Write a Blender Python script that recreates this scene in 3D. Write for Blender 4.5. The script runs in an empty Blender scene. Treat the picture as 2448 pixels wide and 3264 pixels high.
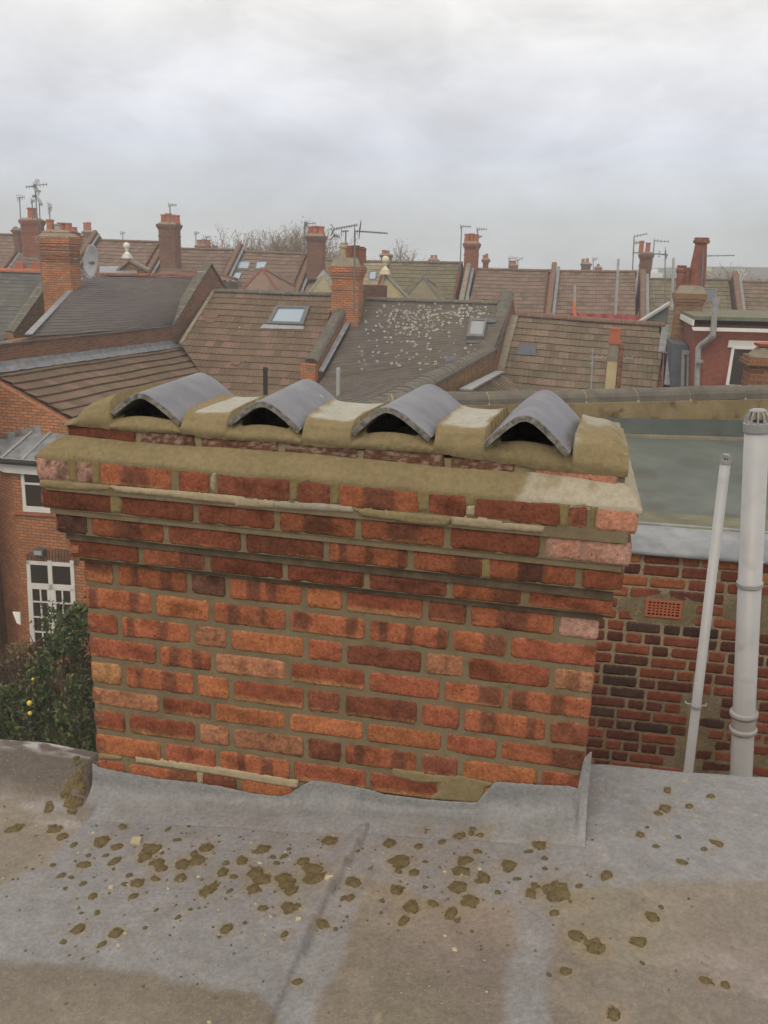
import bpy, bmesh, math, random
import numpy as np
from mathutils import Vector, Matrix, noise as mn
random.seed(7)
C = bpy.context.scene.collection
PI = math.pi
# ------------------------------------------------------------------ camera
K = 1.4756                      # measuring scale of the site survey
FOC = 2800.0
PITCH, ROLL, PHI = math.radians(15.91), math.radians(1.55), math.radians(11.81)
cam_d = bpy.data.cameras.new('camera'); cam = bpy.data.objects.new('camera', cam_d); C.objects.link(cam)
cam_d.sensor_fit = 'VERTICAL'; cam_d.sensor_height = 24.0; cam_d.lens = 24.0 * FOC / 3264.0
cam_d.clip_start = 0.05; cam_d.clip_end = 6000
cam.matrix_world = Matrix.Rotation(math.radians(90) - PITCH, 4, 'X') @ Matrix.Rotation(ROLL, 4, 'Z')
bpy.context.scene.camera = cam
# ------------------------------------------------------------------ world
world = bpy.data.worlds.new('World'); bpy.context.scene.world = world; world.use_nodes = True
SUN_EL, SUN_AZ = math.radians(48), math.radians(205)      # azimuth measured from +Y clockwise
def build_world():
    nt = world.node_tree; N = nt.nodes; L = nt.links; N.clear()
    out = N.new('ShaderNodeOutputWorld'); bg = N.new('ShaderNodeBackground'); bg.inputs[1].default_value = 0.1
    sky = N.new('ShaderNodeTexSky'); sky.sky_type = 'NISHITA'; sky.sun_disc = False
    sky.sun_elevation = SUN_EL; sky.sun_rotation = SUN_AZ
    tc = N.new('ShaderNodeTexCoord'); sep = N.new('ShaderNodeSeparateXYZ'); L.new(tc.outputs['Generated'], sep.inputs[0])
    ramp = N.new('ShaderNodeValToRGB'); L.new(sep.outputs['Z'], ramp.inputs[0])
    els = [(0.0, (8.9, 9.5, 9.8)), (0.05, (8.2, 8.8, 9.5)), (0.11, (7.9, 8.3, 9.4)), (0.17, (9.2, 9.3, 9.9)), (0.24, (10.3, 10.15, 9.95)), (0.55, (9.8, 9.0, 8.0)), (1.0, (11.6, 10.5, 9.0))]
    r = ramp.color_ramp; 
    while len(r.elements) > 1: r.elements.remove(r.elements[-1])
    for i, (p, c) in enumerate(els):
        e = r.elements[0] if i == 0 else r.elements.new(p)
        e.position = p; e.color = (*c, 1)
    def noise(sx, sy, sz, scale, detail, rough, off=0):
        mp = N.new('ShaderNodeMapping'); mp.inputs['Scale'].default_value = (sx, sy, sz); mp.inputs['Location'].default_value = (off, off*.7, off*.3)
        mp.inputs['Rotation'].default_value = (0, math.radians(4), 0)
        L.new(tc.outputs['Generated'], mp.inputs[0])
        n = N.new('ShaderNodeTexNoise'); n.inputs['Scale'].default_value = scale; n.inputs['Detail'].default_value = detail; n.inputs['Roughness'].default_value = rough
        n.inputs['Distortion'].default_value = .35
        L.new(mp.outputs[0], n.inputs['Vector']); return n.outputs[0]
    n1 = noise(1.7, 1.7, 3.2, 2.0, 5, .5, 2.7); n2 = noise(2.8, 2.8, 5.5, 2.4, 7, .58, 5.1)
    m = N.new('ShaderNodeMath'); m.operation = 'ADD'; L.new(n1, m.inputs[0]); L.new(n2, m.inputs[1])
    mr = N.new('ShaderNodeMapRange'); L.new(m.outputs[0], mr.inputs[0]); mr.inputs[1].default_value = .7; mr.inputs[2].default_value = 1.3; mr.inputs[3].default_value = .78; mr.inputs[4].default_value = 1.20
    mul = N.new('ShaderNodeVectorMath'); mul.operation = 'SCALE'; L.new(ramp.outputs[0], mul.inputs[0]); L.new(mr.outputs[0], mul.inputs['Scale'])
    mix = N.new('ShaderNodeMix'); mix.data_type = 'RGBA'; mix.inputs[0].default_value = .95
    L.new(sky.outputs[0], mix.inputs[6]); L.new(mul.outputs[0], mix.inputs[7])
    L.new(mix.outputs[2], bg.inputs[0]); L.new(bg.outputs[0], out.inputs[0])
build_world()
sd = bpy.data.lights.new('sun', 'SUN'); sd.energy = 1.3; sd.angle = math.radians(35); sd.color = (1, .88, .72)
sun = bpy.data.objects.new('sun', sd); C.objects.link(sun)
_sv = Vector((math.sin(SUN_AZ)*math.cos(SUN_EL), math.cos(SUN_AZ)*math.cos(SUN_EL), math.sin(SUN_EL)))
sun.rotation_euler = _sv.to_track_quat('Z', 'Y').to_euler()
vs = bpy.context.scene.view_settings; vs.view_transform = 'Standard'; vs.look = 'None'; vs.exposure = 0.0; vs.gamma = 1; vs.use_curve_mapping = False
# ------------------------------------------------------------------ site axes and surveying
P0 = Vector((-.831, 2.296, -.894))
EX = Vector((math.cos(PHI), -math.sin(PHI), 0)); NX = Vector((-math.sin(PHI), -math.cos(PHI), 0)); ZX = Vector((0, 0, 1))
GROUND = -10.2
def ray(sx, sy):
    x = sx-1224; y = sy-1632; c, s = math.cos(ROLL), math.sin(ROLL)
    x, y = x*c+y*s, -x*s+y*c
    r = x/FOC; u = -y/FOC; c, s = math.cos(PITCH), math.sin(PITCH)
    return Vector((r, c+u*s, u*c-s))
def U(px, py, Y):
    r = ray(px*K, py*K); return r*(Y/r.y)
def Wd(s, n, z): return P0 + EX*s + NX*n + Vector((0, 0, z-P0.z))
def loc(P): d = P-P0; return d.dot(EX), d.dot(NX), P.z
def face(sx, sy, n=0.0):           # point of the stack's face at projection n -> (s, z)
    r = ray(sx, sy); t = ((P0+NX*n).dot(NX))/r.dot(NX); a = loc(r*t); return a[0], a[2]
class Pl:
    def __init__(s, p, n): s.p = Vector(p); s.n = Vector(n).normalized()
    def hit(s, px, py):
        r = ray(px*K, py*K); return r*(s.p.dot(s.n)/r.dot(s.n))
def vE(p): return Pl(p, NX)          # vertical plane running along EX (a facade towards the camera)
def vN(p): return Pl(p, EX)          # vertical plane running along NX (a flank wall)
def rp(p, m, tilt=0.0):              # roof slope falling towards the camera
    a = EX+ZX*tilt; b = NX-ZX*m; n = a.cross(b); n = n if n.z > 0 else -n
    q = Pl(p, n); q.u = a.normalized(); q.v = (b-q.u*b.dot(q.u)).normalized(); return q
def fn(x, y, z=0.0, o=3):
    v = 0; a = 1; t = 0
    for i in range(o): v += a*mn.noise(Vector((x, y, z+i*7.3))); t += a; a *= .5; x *= 2.1; y *= 2.1; z *= 2.1
    return v/t
# ------------------------------------------------------------------ object helpers
def link(o, parent=None):
    C.objects.link(o)
    if parent: o.parent = parent
    return o
def tag(o, label=None, cat=None, group=None, kind=None):
    if label: o['label'] = label
    if cat: o['category'] = cat
    if group: o['group'] = group
    if kind: o['kind'] = kind
    return o
def empty(name, p, label, cat, group=None):
    o = bpy.data.objects.new(name, None); o.empty_display_size = .2; link(o); o.location = p; tag(o, label, cat, group); return o
class MB:
    def __init__(s): s.v = []; s.f = []; s.col = []; s.mi = []
    def add(s, vs_, fs, col=None, mi=0):
        b = len(s.v); s.v += [tuple(v) for v in vs_]; s.f += [tuple(i+b for i in f) for f in fs]; s.mi += [mi]*len(fs)
        if col is not None: s.col += list(col) if len(col) == len(vs_) and hasattr(col[0], '__len__') else [tuple(col)]*len(vs_)
    def hexa(s, p, mi=0):   # 8 points: bottom 4, top 4
        s.add(p, [(3, 2, 1, 0), (4, 5, 6, 7), (0, 1, 5, 4), (1, 2, 6, 5), (2, 3, 7, 6), (3, 0, 4, 7)], mi=mi)
    def box(s, c, a, b, h, ax=EX, bx=NX, mi=0):   # centre of base, sizes along ax, bx, and up
        c = Vector(c); A = ax*a/2; B = bx*b/2; H = ZX*h
        s.hexa([c-A-B, c+A-B, c+A+B, c-A+B, c-A-B+H, c+A-B+H, c+A+B+H, c-A+B+H], mi)
    def prism(s, pts, d, mi=0):   # polygon extruded by vector d
        n = len(pts); p = [Vector(q) for q in pts]; q = [x+Vector(d) for x in p]
        s.add(p+q, [tuple(range(n-1, -1, -1)), tuple(range(n, 2*n))] + [(i, (i+1) % n, n+(i+1) % n, n+i) for i in range(n)], mi=mi)
    def tube(s, pts, r, k=8, cap=True, mi=0):
        pts = [Vector(p) for p in pts]; rs = r if hasattr(r, '__len__') else [r]*len(pts); vs_ = []
        for i, p in enumerate(pts):
            d = (pts[min(i+1, len(pts)-1)]-pts[max(i-1, 0)])
            d = d.normalized() if d.length > 1e-9 else ZX
            a = d.cross(Vector((0, 1, .01)) if abs(d.y) < .9 else Vector((1, 0, 0))).normalized(); b = d.cross(a)
            for j in range(k): t = 2*PI*j/k; vs_.append(p+a*(rs[i]*math.cos(t))+b*(rs[i]*math.sin(t)))
        fs = [(i*k+j, i*k+(j+1) % k, (i+1)*k+(j+1) % k, (i+1)*k+j) for i in range(len(pts)-1) for j in range(k)]
        if cap: fs += [tuple(range(k-1, -1, -1)), tuple(range((len(pts)-1)*k, len(pts)*k))]
        s.add(vs_, fs, mi=mi)
    def lathe(s, c, prof, k=16, ax=ZX, mi=0):    # prof: (radius, height)
        s.tube([Vector(c)+ax*h for r, h in prof], [max(r, 1e-4) for r, h in prof], k, mi=mi)
    def build(s, name, mat, parent=None, smooth=False, bevel=0, uv=True):
        me = bpy.data.meshes.new(name); me.from_pydata(s.v, [], s.f); 
        if s.col:
            ca = me.color_attributes.new('Col', 'FLOAT_COLOR', 'POINT'); a = np.ones((len(s.v), 4), 'f'); a[:, :3] = np.array(s.col)[:, :3]
            ca.data.foreach_set('color', a.ravel())
        mats = mat if isinstance(mat, (list, tuple)) else [mat]
        for m_ in mats: me.materials.append(m_)
        if len(mats) > 1: me.polygons.foreach_set('material_index', s.mi)
        if smooth: me.polygons.foreach_set('use_smooth', [True]*len(me.polygons))
        if uv: boxuv(me)
        o = bpy.data.objects.new(name, me); link(o)
        if parent:
            o.parent = parent; pl = parent.matrix_world if parent.parent is None else parent.parent.matrix_world
            off = wloc(parent); me.transform(Matrix.Translation(-off))
        if bevel: 
            b = o.modifiers.new('b', 'BEVEL'); b.width = bevel; b.segments = 2; b.limit_method = 'ANGLE'
        return o
def wloc(o):
    v = Vector(o.location)
    while o.parent: o = o.parent; v += Vector(o.location)
    return v
def boxuv(me):
    uvl = me.uv_layers.new(name='UVMap'); co = me.vertices
    for p in me.polygons:
        n = p.normal
        if abs(n.z) > .75: a, b = EX, NX
        else:
            h = Vector((n.x, n.y, 0)).normalized(); a = ZX.cross(h); b = (ZX-n*n.z); b = b.normalized()
        for li in p.loop_indices:
            v = co[me.loops[li].vertex_index].co; uvl.data[li].uv = (v.dot(a), v.dot(b))
# ------------------------------------------------------------------ materials
def newmat(name):
    m = bpy.data.materials.new(name); m.use_nodes = True; N = m.node_tree.nodes; b = N['Principled BSDF']; return m, N, m.node_tree.links, b
def rgb(c): return (*c, 1)
def nz(N, L, scale, detail=4, rough=.55, vec=None, dist=0):
    n = N.new('ShaderNodeTexNoise'); n.inputs['Scale'].default_value = scale; n.inputs['Detail'].default_value = detail; n.inputs['Roughness'].default_value = rough; n.inputs['Distortion'].default_value = dist
    if vec is not None: L.new(vec, n.inputs['Vector'])
    return n
def mixc(N, L, fac, a, b, mode='MIX'):
    x = N.new('ShaderNodeMix'); x.data_type = 'RGBA'; x.blend_type = mode
    for s, v in ((x.inputs[0], fac), (x.inputs[6], a), (x.inputs[7], b)):
        if hasattr(v, 'default_value') or hasattr(v, 'links'): L.new(v, s)
        else: s.default_value = v if isinstance(v, (int, float)) else rgb(v)
    return x.outputs[2]
def rng(N, L, v, a, b, c=0, d=1):
    m = N.new('ShaderNodeMapRange'); L.new(v, m.inputs[0]); m.inputs[1].default_value = a; m.inputs[2].default_value = b; m.inputs[3].default_value = c; m.inputs[4].default_value = d; return m.outputs[0]
def bump(N, L, b, h, strength, dist):
    x = N.new('ShaderNodeBump'); x.inputs['Strength'].default_value = strength; x.inputs['Distance'].default_value = dist; L.new(h, x.inputs['Height']); L.new(x.outputs[0], b.inputs['Normal']); return x
def obj_co(N): return N.new('ShaderNodeTexCoord').outputs['Object']
def m_noise(name, c1, c2, scale=8, rough=.85, bs=.4, bd=.01, c3=None, s3=60, f3=(.6, .75), spec=.3, lo=.35, hi=.65, metal=0):
    m, N, L, b = newmat(name); co = obj_co(N)
    n = nz(N, L, scale, 6, .6, co); col = mixc(N, L, rng(N, L, n.outputs[0], lo, hi), c1, c2)
    n2 = nz(N, L, scale*9, 5, .6, co)
    if c3: n3 = nz(N, L, s3, 3, .5, co); col = mixc(N, L, rng(N, L, n3.outputs[0], *f3), col, c3)
    L.new(col, b.inputs['Base Color']); b.inputs['Roughness'].default_value = rough; b.inputs['Specular IOR Level'].default_value = spec; b.inputs['Metallic'].default_value = metal
    bump(N, L, b, n2.outputs[0], bs, bd); return m
def m_vc(name, scale=90, amt=.35, rough=.9, bs=.6, bd=.004, speck=None, specks=220, spec=.2):
    m, N, L, b = newmat(name); co = obj_co(N); at = N.new('ShaderNodeAttribute'); at.attribute_name = 'Col'
    n = nz(N, L, scale, 6, .7, co); n2 = nz(N, L, scale*.23, 4, .6, co)
    col = mixc(N, L, 1.0, at.outputs[0], mixc(N, L, rng(N, L, n.outputs[0], .3, .7), (1-amt,)*3, (1+amt,)*3), 'MULTIPLY')
    col = mixc(N, L, 1.0, col, mixc(N, L, rng(N, L, n2.outputs[0], .3, .7), (1-amt*.5,)*3, (1+amt*.5,)*3), 'MULTIPLY')
    if speck: n3 = nz(N, L, specks, 2, .5, co); col = mixc(N, L, rng(N, L, n3.outputs[0], .66, .72), col, speck)
    L.new(col, b.inputs['Base Color']); b.inputs['Roughness'].default_value = rough; b.inputs['Specular IOR Level'].default_value = spec
    bump(N, L, b, n.outputs[0], bs, bd); return m
def m_tiles(name, c1, c2, c3=None, lich=0, rough=.85, moss=(.10, .09, .055), mo=.25, dots=False, patch=None):
    # UV is in tile units: every tile gets its own tone
    m, N, L, b = newmat(name); uv = N.new('ShaderNodeUVMap').outputs[0]; co = obj_co(N)
    fl = N.new('ShaderNodeVectorMath'); fl.operation = 'FLOOR'; L.new(uv, fl.inputs[0])
    w = N.new('ShaderNodeTexWhiteNoise'); w.noise_dimensions = '2D'; L.new(fl.outputs[0], w.inputs['Vector'])
    col = mixc(N, L, w.outputs[0], c1, c2)
    if c3:
        sp = N.new('ShaderNodeSeparateColor'); L.new(w.outputs[1], sp.inputs[0]); col = mixc(N, L, rng(N, L, sp.outputs[1], .88, .95), col, c3)
    n = nz(N, L, .6, 5, .6, co); col = mixc(N, L, rng(N, L, n.outputs[0], .4, .75, 0, mo), col, moss)
    n2 = nz(N, L, 14, 5, .7, co); col = mixc(N, L, 1.0, col, mixc(N, L, rng(N, L, n2.outputs[0], .3, .7), (.72,)*3, (1.28,)*3), 'MULTIPLY')
    if lich:
        v = N.new('ShaderNodeTexVoronoi'); v.inputs['Scale'].default_value = 2.6; L.new(co, v.inputs['Vector'])
        sp = N.new('ShaderNodeSeparateColor'); L.new(v.outputs['Color'], sp.inputs[0])
        a = rng(N, L, v.outputs['Distance'], .085, .07); g = rng(N, L, sp.outputs[0], 1-lich-.01, 1-lich)
        mm = N.new('ShaderNodeMath'); mm.operation = 'MULTIPLY'; L.new(a, mm.inputs[0]); L.new(g, mm.inputs[1]); col = mixc(N, L, mm.outputs[0], col, (.5, .48, .42))
    L.new(col, b.inputs['Base Color']); b.inputs['Roughness'].default_value = rough; b.inputs['Specular IOR Level'].default_value = .25
    bump(N, L, b, n2.outputs[0], .5, .01); return m
def m_brick(name, c1, c2, mor, scale=1.0, mix=.5, stain=(.06, .04, .03), st=.35, bw=.225, rh=.075, ms=.010):
    m, N, L, b = newmat(name); uv = N.new('ShaderNodeUVMap').outputs[0]; co = obj_co(N)
    ds = nz(N, L, 9, 3, .5, uv); vm = N.new('ShaderNodeVectorMath'); vm.operation = 'SCALE'; vm.inputs['Scale'].default_value = .012; L.new(ds.outputs[1], vm.inputs[0])
    va = N.new('ShaderNodeVectorMath'); L.new(uv, va.inputs[0]); L.new(vm.outputs[0], va.inputs[1])
    t = N.new('ShaderNodeTexBrick'); L.new(va.outputs[0], t.inputs['Vector']); t.inputs['Scale'].default_value = scale
    t.inputs['Brick Width'].default_value = bw; t.inputs['Row Height'].default_value = rh; t.inputs['Mortar Size'].default_value = ms*.62; t.inputs['Mortar Smooth'].default_value = .15; t.inputs['Bias'].default_value = 0
    t.inputs['Color1'].default_value = rgb(c1); t.inputs['Color2'].default_value = rgb(c2); t.inputs['Mortar'].default_value = rgb(mor)
    n = nz(N, L, 1.1, 5, .65, co); col = mixc(N, L, rng(N, L, n.outputs[0], .42, .7, 0, st), t.outputs[0], stain)
    n2 = nz(N, L, 25, 4, .7, co); col = mixc(N, L, 1.0, col, mixc(N, L, rng(N, L, n2.outputs[0], .3, .7), (.75,)*3, (1.25,)*3), 'MULTIPLY')
    L.new(col, b.inputs['Base Color']); b.inputs['Roughness'].default_value = .92; b.inputs['Specular IOR Level'].default_value = .2
    inv = rng(N, L, t.outputs['Fac'], 0, 1, 1, 0); bump(N, L, b, inv, .7, .008); return m
def m_flat(name, c, rough=.6, spec=.4, metal=0, var=.12, scale=5):
    return m_noise(name, tuple(x*(1-var) for x in c), tuple(x*(1+var) for x in c), scale, rough, .15, .004, spec=spec, metal=metal)
M = {}
M['brick'] = m_vc('hand_made_brick', 110, .40, .92, .9, .004, speck=(.05, .025, .02), specks=170)
M['brick_far'] = m_vc('wall_brick', 60, .35, .92, .8, .005)
M['mortar'] = m_noise('pointing_mortar', (.150, .118, .070), (.200, .160, .098), 12, .95, .6, .004, c3=(.13, .105, .06), s3=40, f3=(.62, .75))
M['mortar_old'] = m_noise('old_pointing', (.27, .23, .16), (.38, .33, .23), 16, .95, .7, .005)
M['flaunch'] = m_vc('fresh_cement', 75, .17, .9, .9, .004, spec=.25)
M['dark'] = m_flat('void_shade', (.02, .015, .012), .95)  # near-black fill standing in for the shade inside vent holes
M['rtile'] = m_noise('blue_grey_ridge_tile', (.122, .130, .162), (.190, .196, .232), 9, .5, .35, .0015, c3=(.38, .36, .34), s3=38, f3=(.70, .74), spec=.5)
M['redge'] = m_noise('broken_tile_edge', (.10, .095, .09), (.33, .31, .27), 70, .95, 1, .004)
M['paint'] = m_vc('painted_felt', 90, .22, .62, .8, .004, spec=.40, speck=(.36, .31, .24), specks=260)
M['splat'] = m_noise('dropped_mortar', (.185, .145, .070), (.30, .24, .125), 55, .95, 1, .009, c3=(.14, .11, .055), s3=120, f3=(.56, .68))
M['stone'] = m_flat('pale_mortar_chip', (.45, .38, .25), .9)
M['slate'] = m_tiles('grey_slate', (.075, .078, .088), (.125, .125, .135), moss=(.13, .12, .07), mo=.6)
M['darkroof'] = m_tiles('dark_slate_roof', (.085, .075, .078), (.115, .10, .10), moss=(.10, .085, .07), mo=.4)
M['brown'] = m_tiles('brown_concrete_tile', (.125, .085, .058), (.185, .125, .085), c3=(.22, .13, .11), lich=.10, mo=.4)
M['brown2'] = m_tiles('weathered_brown_tile', (.12, .088, .062), (.215, .155, .115), c3=(.135, .12, .08), lich=.06, mo=.55)
M['felt'] = m_tiles('lichen_spotted_slate', (.088, .078, .072), (.125, .112, .102), moss=(.13, .10, .06), mo=.55)
M['redroof'] = m_tiles('reddish_clay_tile', (.155, .098, .076), (.225, .15, .118), c3=(.12, .085, .065), mo=.35)
M['greenroof'] = m_tiles('mossy_tile', (.12, .10, .065), (.20, .165, .11), c3=(.17, .085, .06), lich=.07, moss=(.13, .125, .06), mo=.7)
M['stoneroof'] = m_tiles('pale_stone_tile', (.24, .20, .13), (.36, .31, .21), mo=.3)
M['orange'] = m_brick('orange_brickwork', (.60, .235, .10), (.40, .155, .07), (.20, .14, .10), st=.3, ms=.020)
M['warm'] = m_brick('warm_brickwork', (.30, .12, .06), (.17, .075, .045), (.22, .165, .12), st=.4, ms=.018)
M['yellow'] = m_brick('stock_brickwork', (.32, .19, .09), (.20, .10, .05), (.22, .17, .10), st=.4)
M['redb'] = m_brick('red_brickwork', (.36, .11, .06), (.22, .07, .045), (.22, .14, .10), st=.25)
M['brownb'] = m_brick('brown_red_brickwork', (.25, .11, .075), (.17, .08, .055), (.18, .13, .09), st=.4)
M['darkb'] = m_brick('soot_brickwork', (.17, .075, .05), (.10, .05, .035), (.17, .13, .09), st=.5)
M['redhang'] = m_tiles('red_hung_tile', (.27, .085, .055), (.21, .068, .048), mo=.05)
M['terra'] = m_flat('terracotta', (.40, .13, .07), .8, .3)
M['terra_d'] = m_flat('sooty_terracotta', (.22, .085, .055), .85, .2, var=.25)
M['buff'] = m_flat('buff_clay', (.38, .31, .19), .8, .3)
M['cement'] = m_noise('grey_cement', (.20, .18, .14), (.30, .26, .20), 6, .95, .6, .01)
M['cope'] = m_noise('dark_coping_tile', (.095, .088, .078), (.15, .138, .118), 5, .8, .5, .008, c3=(.17, .16, .09), s3=9, f3=(.55, .8))
M['copebrown'] = m_noise('brown_coping', (.15, .085, .062), (.21, .125, .09), 5, .85, .5, .008)
M['lead'] = m_noise('lead_sheet', (.15, .165, .19), (.27, .285, .31), 5, .45, .3, .006, spec=.5)
M['lead_d'] = m_noise('dull_lead', (.26, .27, .29), (.36, .365, .37), 3, .6, .2, .004, spec=.4)
M['white'] = m_flat('white_paint', (.74, .73, .70), .5, .4, var=.04)
M['lichen'] = m_flat('white_lichen', (.46, .45, .41), .95, .1)
M['cream'] = m_flat('cream_paint', (.68, .62, .45), .6, .3, var=.05)
M['render'] = m_noise('cream_render', (.46, .38, .22), (.58, .50, .32), 3, .9, .4, .01)
M['rendery'] = m_noise('stained_render_band', (.20, .155, .085), (.29, .23, .13), 4, .9, .6, .01, c3=(.12, .08, .045), s3=7, f3=(.55, .7))
M['flatroof'] = m_noise('green_grey_felt', (.085, .105, .095), (.135, .155, .145), 1.6, .75, .5, .006, c3=(.09, .085, .07), s3=2.1, f3=(.56, .74), spec=.3)
M['mossy'] = m_noise('mossy_felt', (.13, .13, .09), (.19, .185, .135), 6, .9, .6, .008)
M['pvc'] = m_noise('grey_plastic', (.36, .37, .38), (.42, .43, .44), 3, .42, .1, .002, c3=(.31, .31, .30), s3=9, f3=(.6, .8), spec=.45)
M['pvcd'] = m_flat('mid_grey_plastic', (.30, .30, .305), .5, .4)
M['steel'] = m_flat('aerial_metal', (.17, .17, .18), .5, .5, metal=.3)
M['alu'] = m_flat('pale_aluminium', (.42, .42, .42), .45, .5, metal=.3)
M['dish'] = m_flat('grey_dish', (.30, .31, .33), .6, .3)
M['frame'] = m_flat('grey_window_frame', (.13, .13, .14), .5, .4)
M['black'] = m_flat('black_iron', (.025, .022, .022), .6, .3)
m, N_, L_, b_ = newmat('sky_glass'); b_.inputs['Base Color'].default_value = (.30, .40, .50, 1); b_.inputs['Roughness'].default_value = .12; b_.inputs['Specular IOR Level'].default_value = .9; M['skyglass'] = m
m, N_, L_, b_ = newmat('window_glass'); b_.inputs['Base Color'].default_value = (.035, .025, .02, 1); b_.inputs['Roughness'].default_value = .08; b_.inputs['Specular IOR Level'].default_value = .6; M['glass'] = m
M['netting'] = m_flat('red_netting', (.42, .09, .10), .8)
M['orangeboard'] = m_flat('orange_plastic', (.75, .16, .05), .7)
M['bark'] = m_flat('bark', (.11, .075, .05), .95, .1)
M['twig'] = m_flat('pale_twig', (.25, .19, .14), .95, .1)
M['leaf'] = m_vc('leaves', 30, .3, .6, .2, .002, spec=.35)
M['soil'] = m_noise('garden_soil', (.10, .085, .05), (.17, .145, .095), 1.2, .95, .8, .03, c3=(.08, .11, .04), s3=3, f3=(.5, .65))
M['lemon'] = m_flat('yellow_fruit', (.75, .60, .08), .5)
M['hill'] = m_noise('wooded_hill', (.05, .06, .045), (.10, .10, .09), .03, .95, .1, .01)
M['bluepatch'] = m_flat('bluish_slate', (.10, .11, .14), .8)
M['shade_mortar'] = m_noise('shaded_pointing', (.075, .055, .036), (.13, .10, .065), 20, .95, .6, .003)  # pointing colour darkened to imitate the shade beneath the corbels
M['flaunch_plain'] = m_noise('old_cement', (.22, .18, .11), (.29, .24, .15), 14, .95, .6, .003)
# ================================================================== our flat roof
def sst(x, a, b):
    t = max(0, min(1, (x-a)/(b-a))); return t*t*(3-2*t)
def roofz(s, n):
    z = -1.568+.118*max(min(s, 1.46), -.05)
    z += .010*fn(s*2.1, n*2.3, 1.0)+.003*fn(s*9, n*9, 4)
    if s < .02: z += (.085+.012*fn(s*3, 0, 9))*sst(-n, -.16, .05)*sst(-s, -.03, .06)
    return z
def seam_s(n):      # the lapped seam runs down the roof from the middle of the stack
    return .86-.10*max(n, 0)-.015*math.sin(n*5)
def inpoly(x, y, P):
    c = False; j = len(P)-1
    for i in range(len(P)):
        if (P[i][1] > y) != (P[j][1] > y) and x < (P[j][0]-P[i][0])*(y-P[i][1])/(P[j][1]-P[i][1])+P[i][0]: c = not c
        j = i
    return c
def sdist(x, y, P):     # signed distance, positive inside
    d = 1e9; j = len(P)-1
    for i in range(len(P)):
        ax, ay = P[j]; bx, by = P[i]; dx, dy = bx-ax, by-ay; t = max(0, min(1, ((x-ax)*dx+(y-ay)*dy)/(dx*dx+dy*dy+1e-9)))
        d = min(d, math.hypot(x-ax-t*dx, y-ay-t*dy)); j = i
    return d if inpoly(x, y, P) else -d
def onroof(px, py):
    z = -1.5
    for k in range(6):
        r = ray(px*K, py*K); a = loc(r*(z/r.z)); z = roofz(a[0], a[1])
    return a[0], a[1], z
# newer grey paint lies in brushed patches (outlines surveyed on the roof, in metres)
PAINT = []
for poly in ([(212, 1640), (212, 1745), (165, 1800), (100, 1870), (-120, 1965), (-120, 2060), (150, 2080), (330, 2105), (560, 2150), (640, 2250), (660, 2230), (735, 2060), (800, 1890), (860, 1850), (1240, 1800), (1240, 1640)],
             [(1235, 1640), (1800, 1640), (1800, 1888), (1500, 1905), (1190, 1925), (1130, 1960), (1000, 1945), (900, 1925), (800, 1905), (830, 1830), (1235, 1790)],
             [(1128, 1940), (1205, 1935), (1188, 2050), (1165, 2400), (1040, 2400), (1085, 2200)]):
    PAINT.append([onroof(*p)[:2] for p in poly])
z7 = [(60,437,30),(220,438,30),(255,468,24),(498,428,18),(418,485,32),(400,505,18),(300,503,15),(475,510,22),(615,515,38),(590,550,36),(640,575,30),(655,600,28),(630,640,18),(340,583,24),(465,570,22),(250,627,15),(525,627,14),(360,545,11),(430,545,11),(338,660,14),(265,680,9),(508,663,14),(560,657,26),(378,712,18),(542,712,18),(318,845,27),(470,862,28),(415,907,16),(258,897,13),(395,778,13),(330,780,7),(735,635,24),(745,578,33),(800,565,38),(840,518,30),(790,540,18),(720,483,14),(683,440,11),(768,427,8),(635,768,9),(725,797,11),(845,692,34),(870,668,18),(905,613,28),(950,632,16),(935,690,13),(918,577,15),(985,567,28),(1035,615,36),(1060,640,38),(1030,680,33),(1150,635,34),(1165,660,36),(1185,690,28),(1230,570,25),(1270,600,44),(1290,640,50),(1065,520,33),(1155,550,14),(1110,553,12),(1125,577,14),(1175,520,9),(1180,757,36),(1070,760,19),(920,845,27),(995,820,9),(890,877,8),(1158,867,18),(1310,825,28),(1365,845,11),(1210,1060,18),(1340,487,33),(1440,655,34),(1350,682,15),(1425,718,18),(1395,720,13),(1390,575,16),(1455,527,11),(215,585,12),(290,635,11),(385,390,9),(385,353,8),(590,840,9),(775,765,8),(660,535,9)]
z8 = [(320,303,24),(505,300,42),(450,325,28),(540,320,26),(175,355,26),(380,350,15),(288,368,18),(520,388,16),(215,425,44),(208,465,15),(270,470,20),(315,428,10),(472,423,33),(455,463,35),(640,440,38),(545,490,28),(527,505,16),(760,363,30),(720,388,14),(783,415,13),(783,455,10),(448,527,40),(200,540,30),(490,583,40),(265,603,35),(345,592,20),(415,630,28),(228,660,24),(835,552,62),(745,522,18),(728,552,24),(918,523,13),(820,628,18),(905,720,31),(975,760,40),(1150,742,30),(1205,645,26),(865,857,20),(1265,147,19),(1252,218,27),(1228,238,17),(1350,210,16),(1435,170,15),(1158,322,17),(1185,292,8),(1460,355,21),(1408,377,12),(1220,367,12),(1322,430,17),(1308,330,11),(1025,480,24),(1418,895,19),(1492,912,17),(1050,1025,28),(675,495,12),(600,548,12),(313,528,10),(145,582,10),(1165,825,9),(1240,605,10),(800,872,9),(440,660,12)]
SP = [(.531*x, 1558.7+.531*y, r*.531, 0) for x, y, r in z7] + [(745.5+.5506*x, 1626.5+.5506*y, r*.5506, 1) for x, y, r in z8]
SPL = []
for px_, py_, r_, w_ in SP:
    if r_ > 8: q_ = onroof(px_, py_); SPL.append((q_[0], q_[1], r_/1897*2.5))
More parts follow.
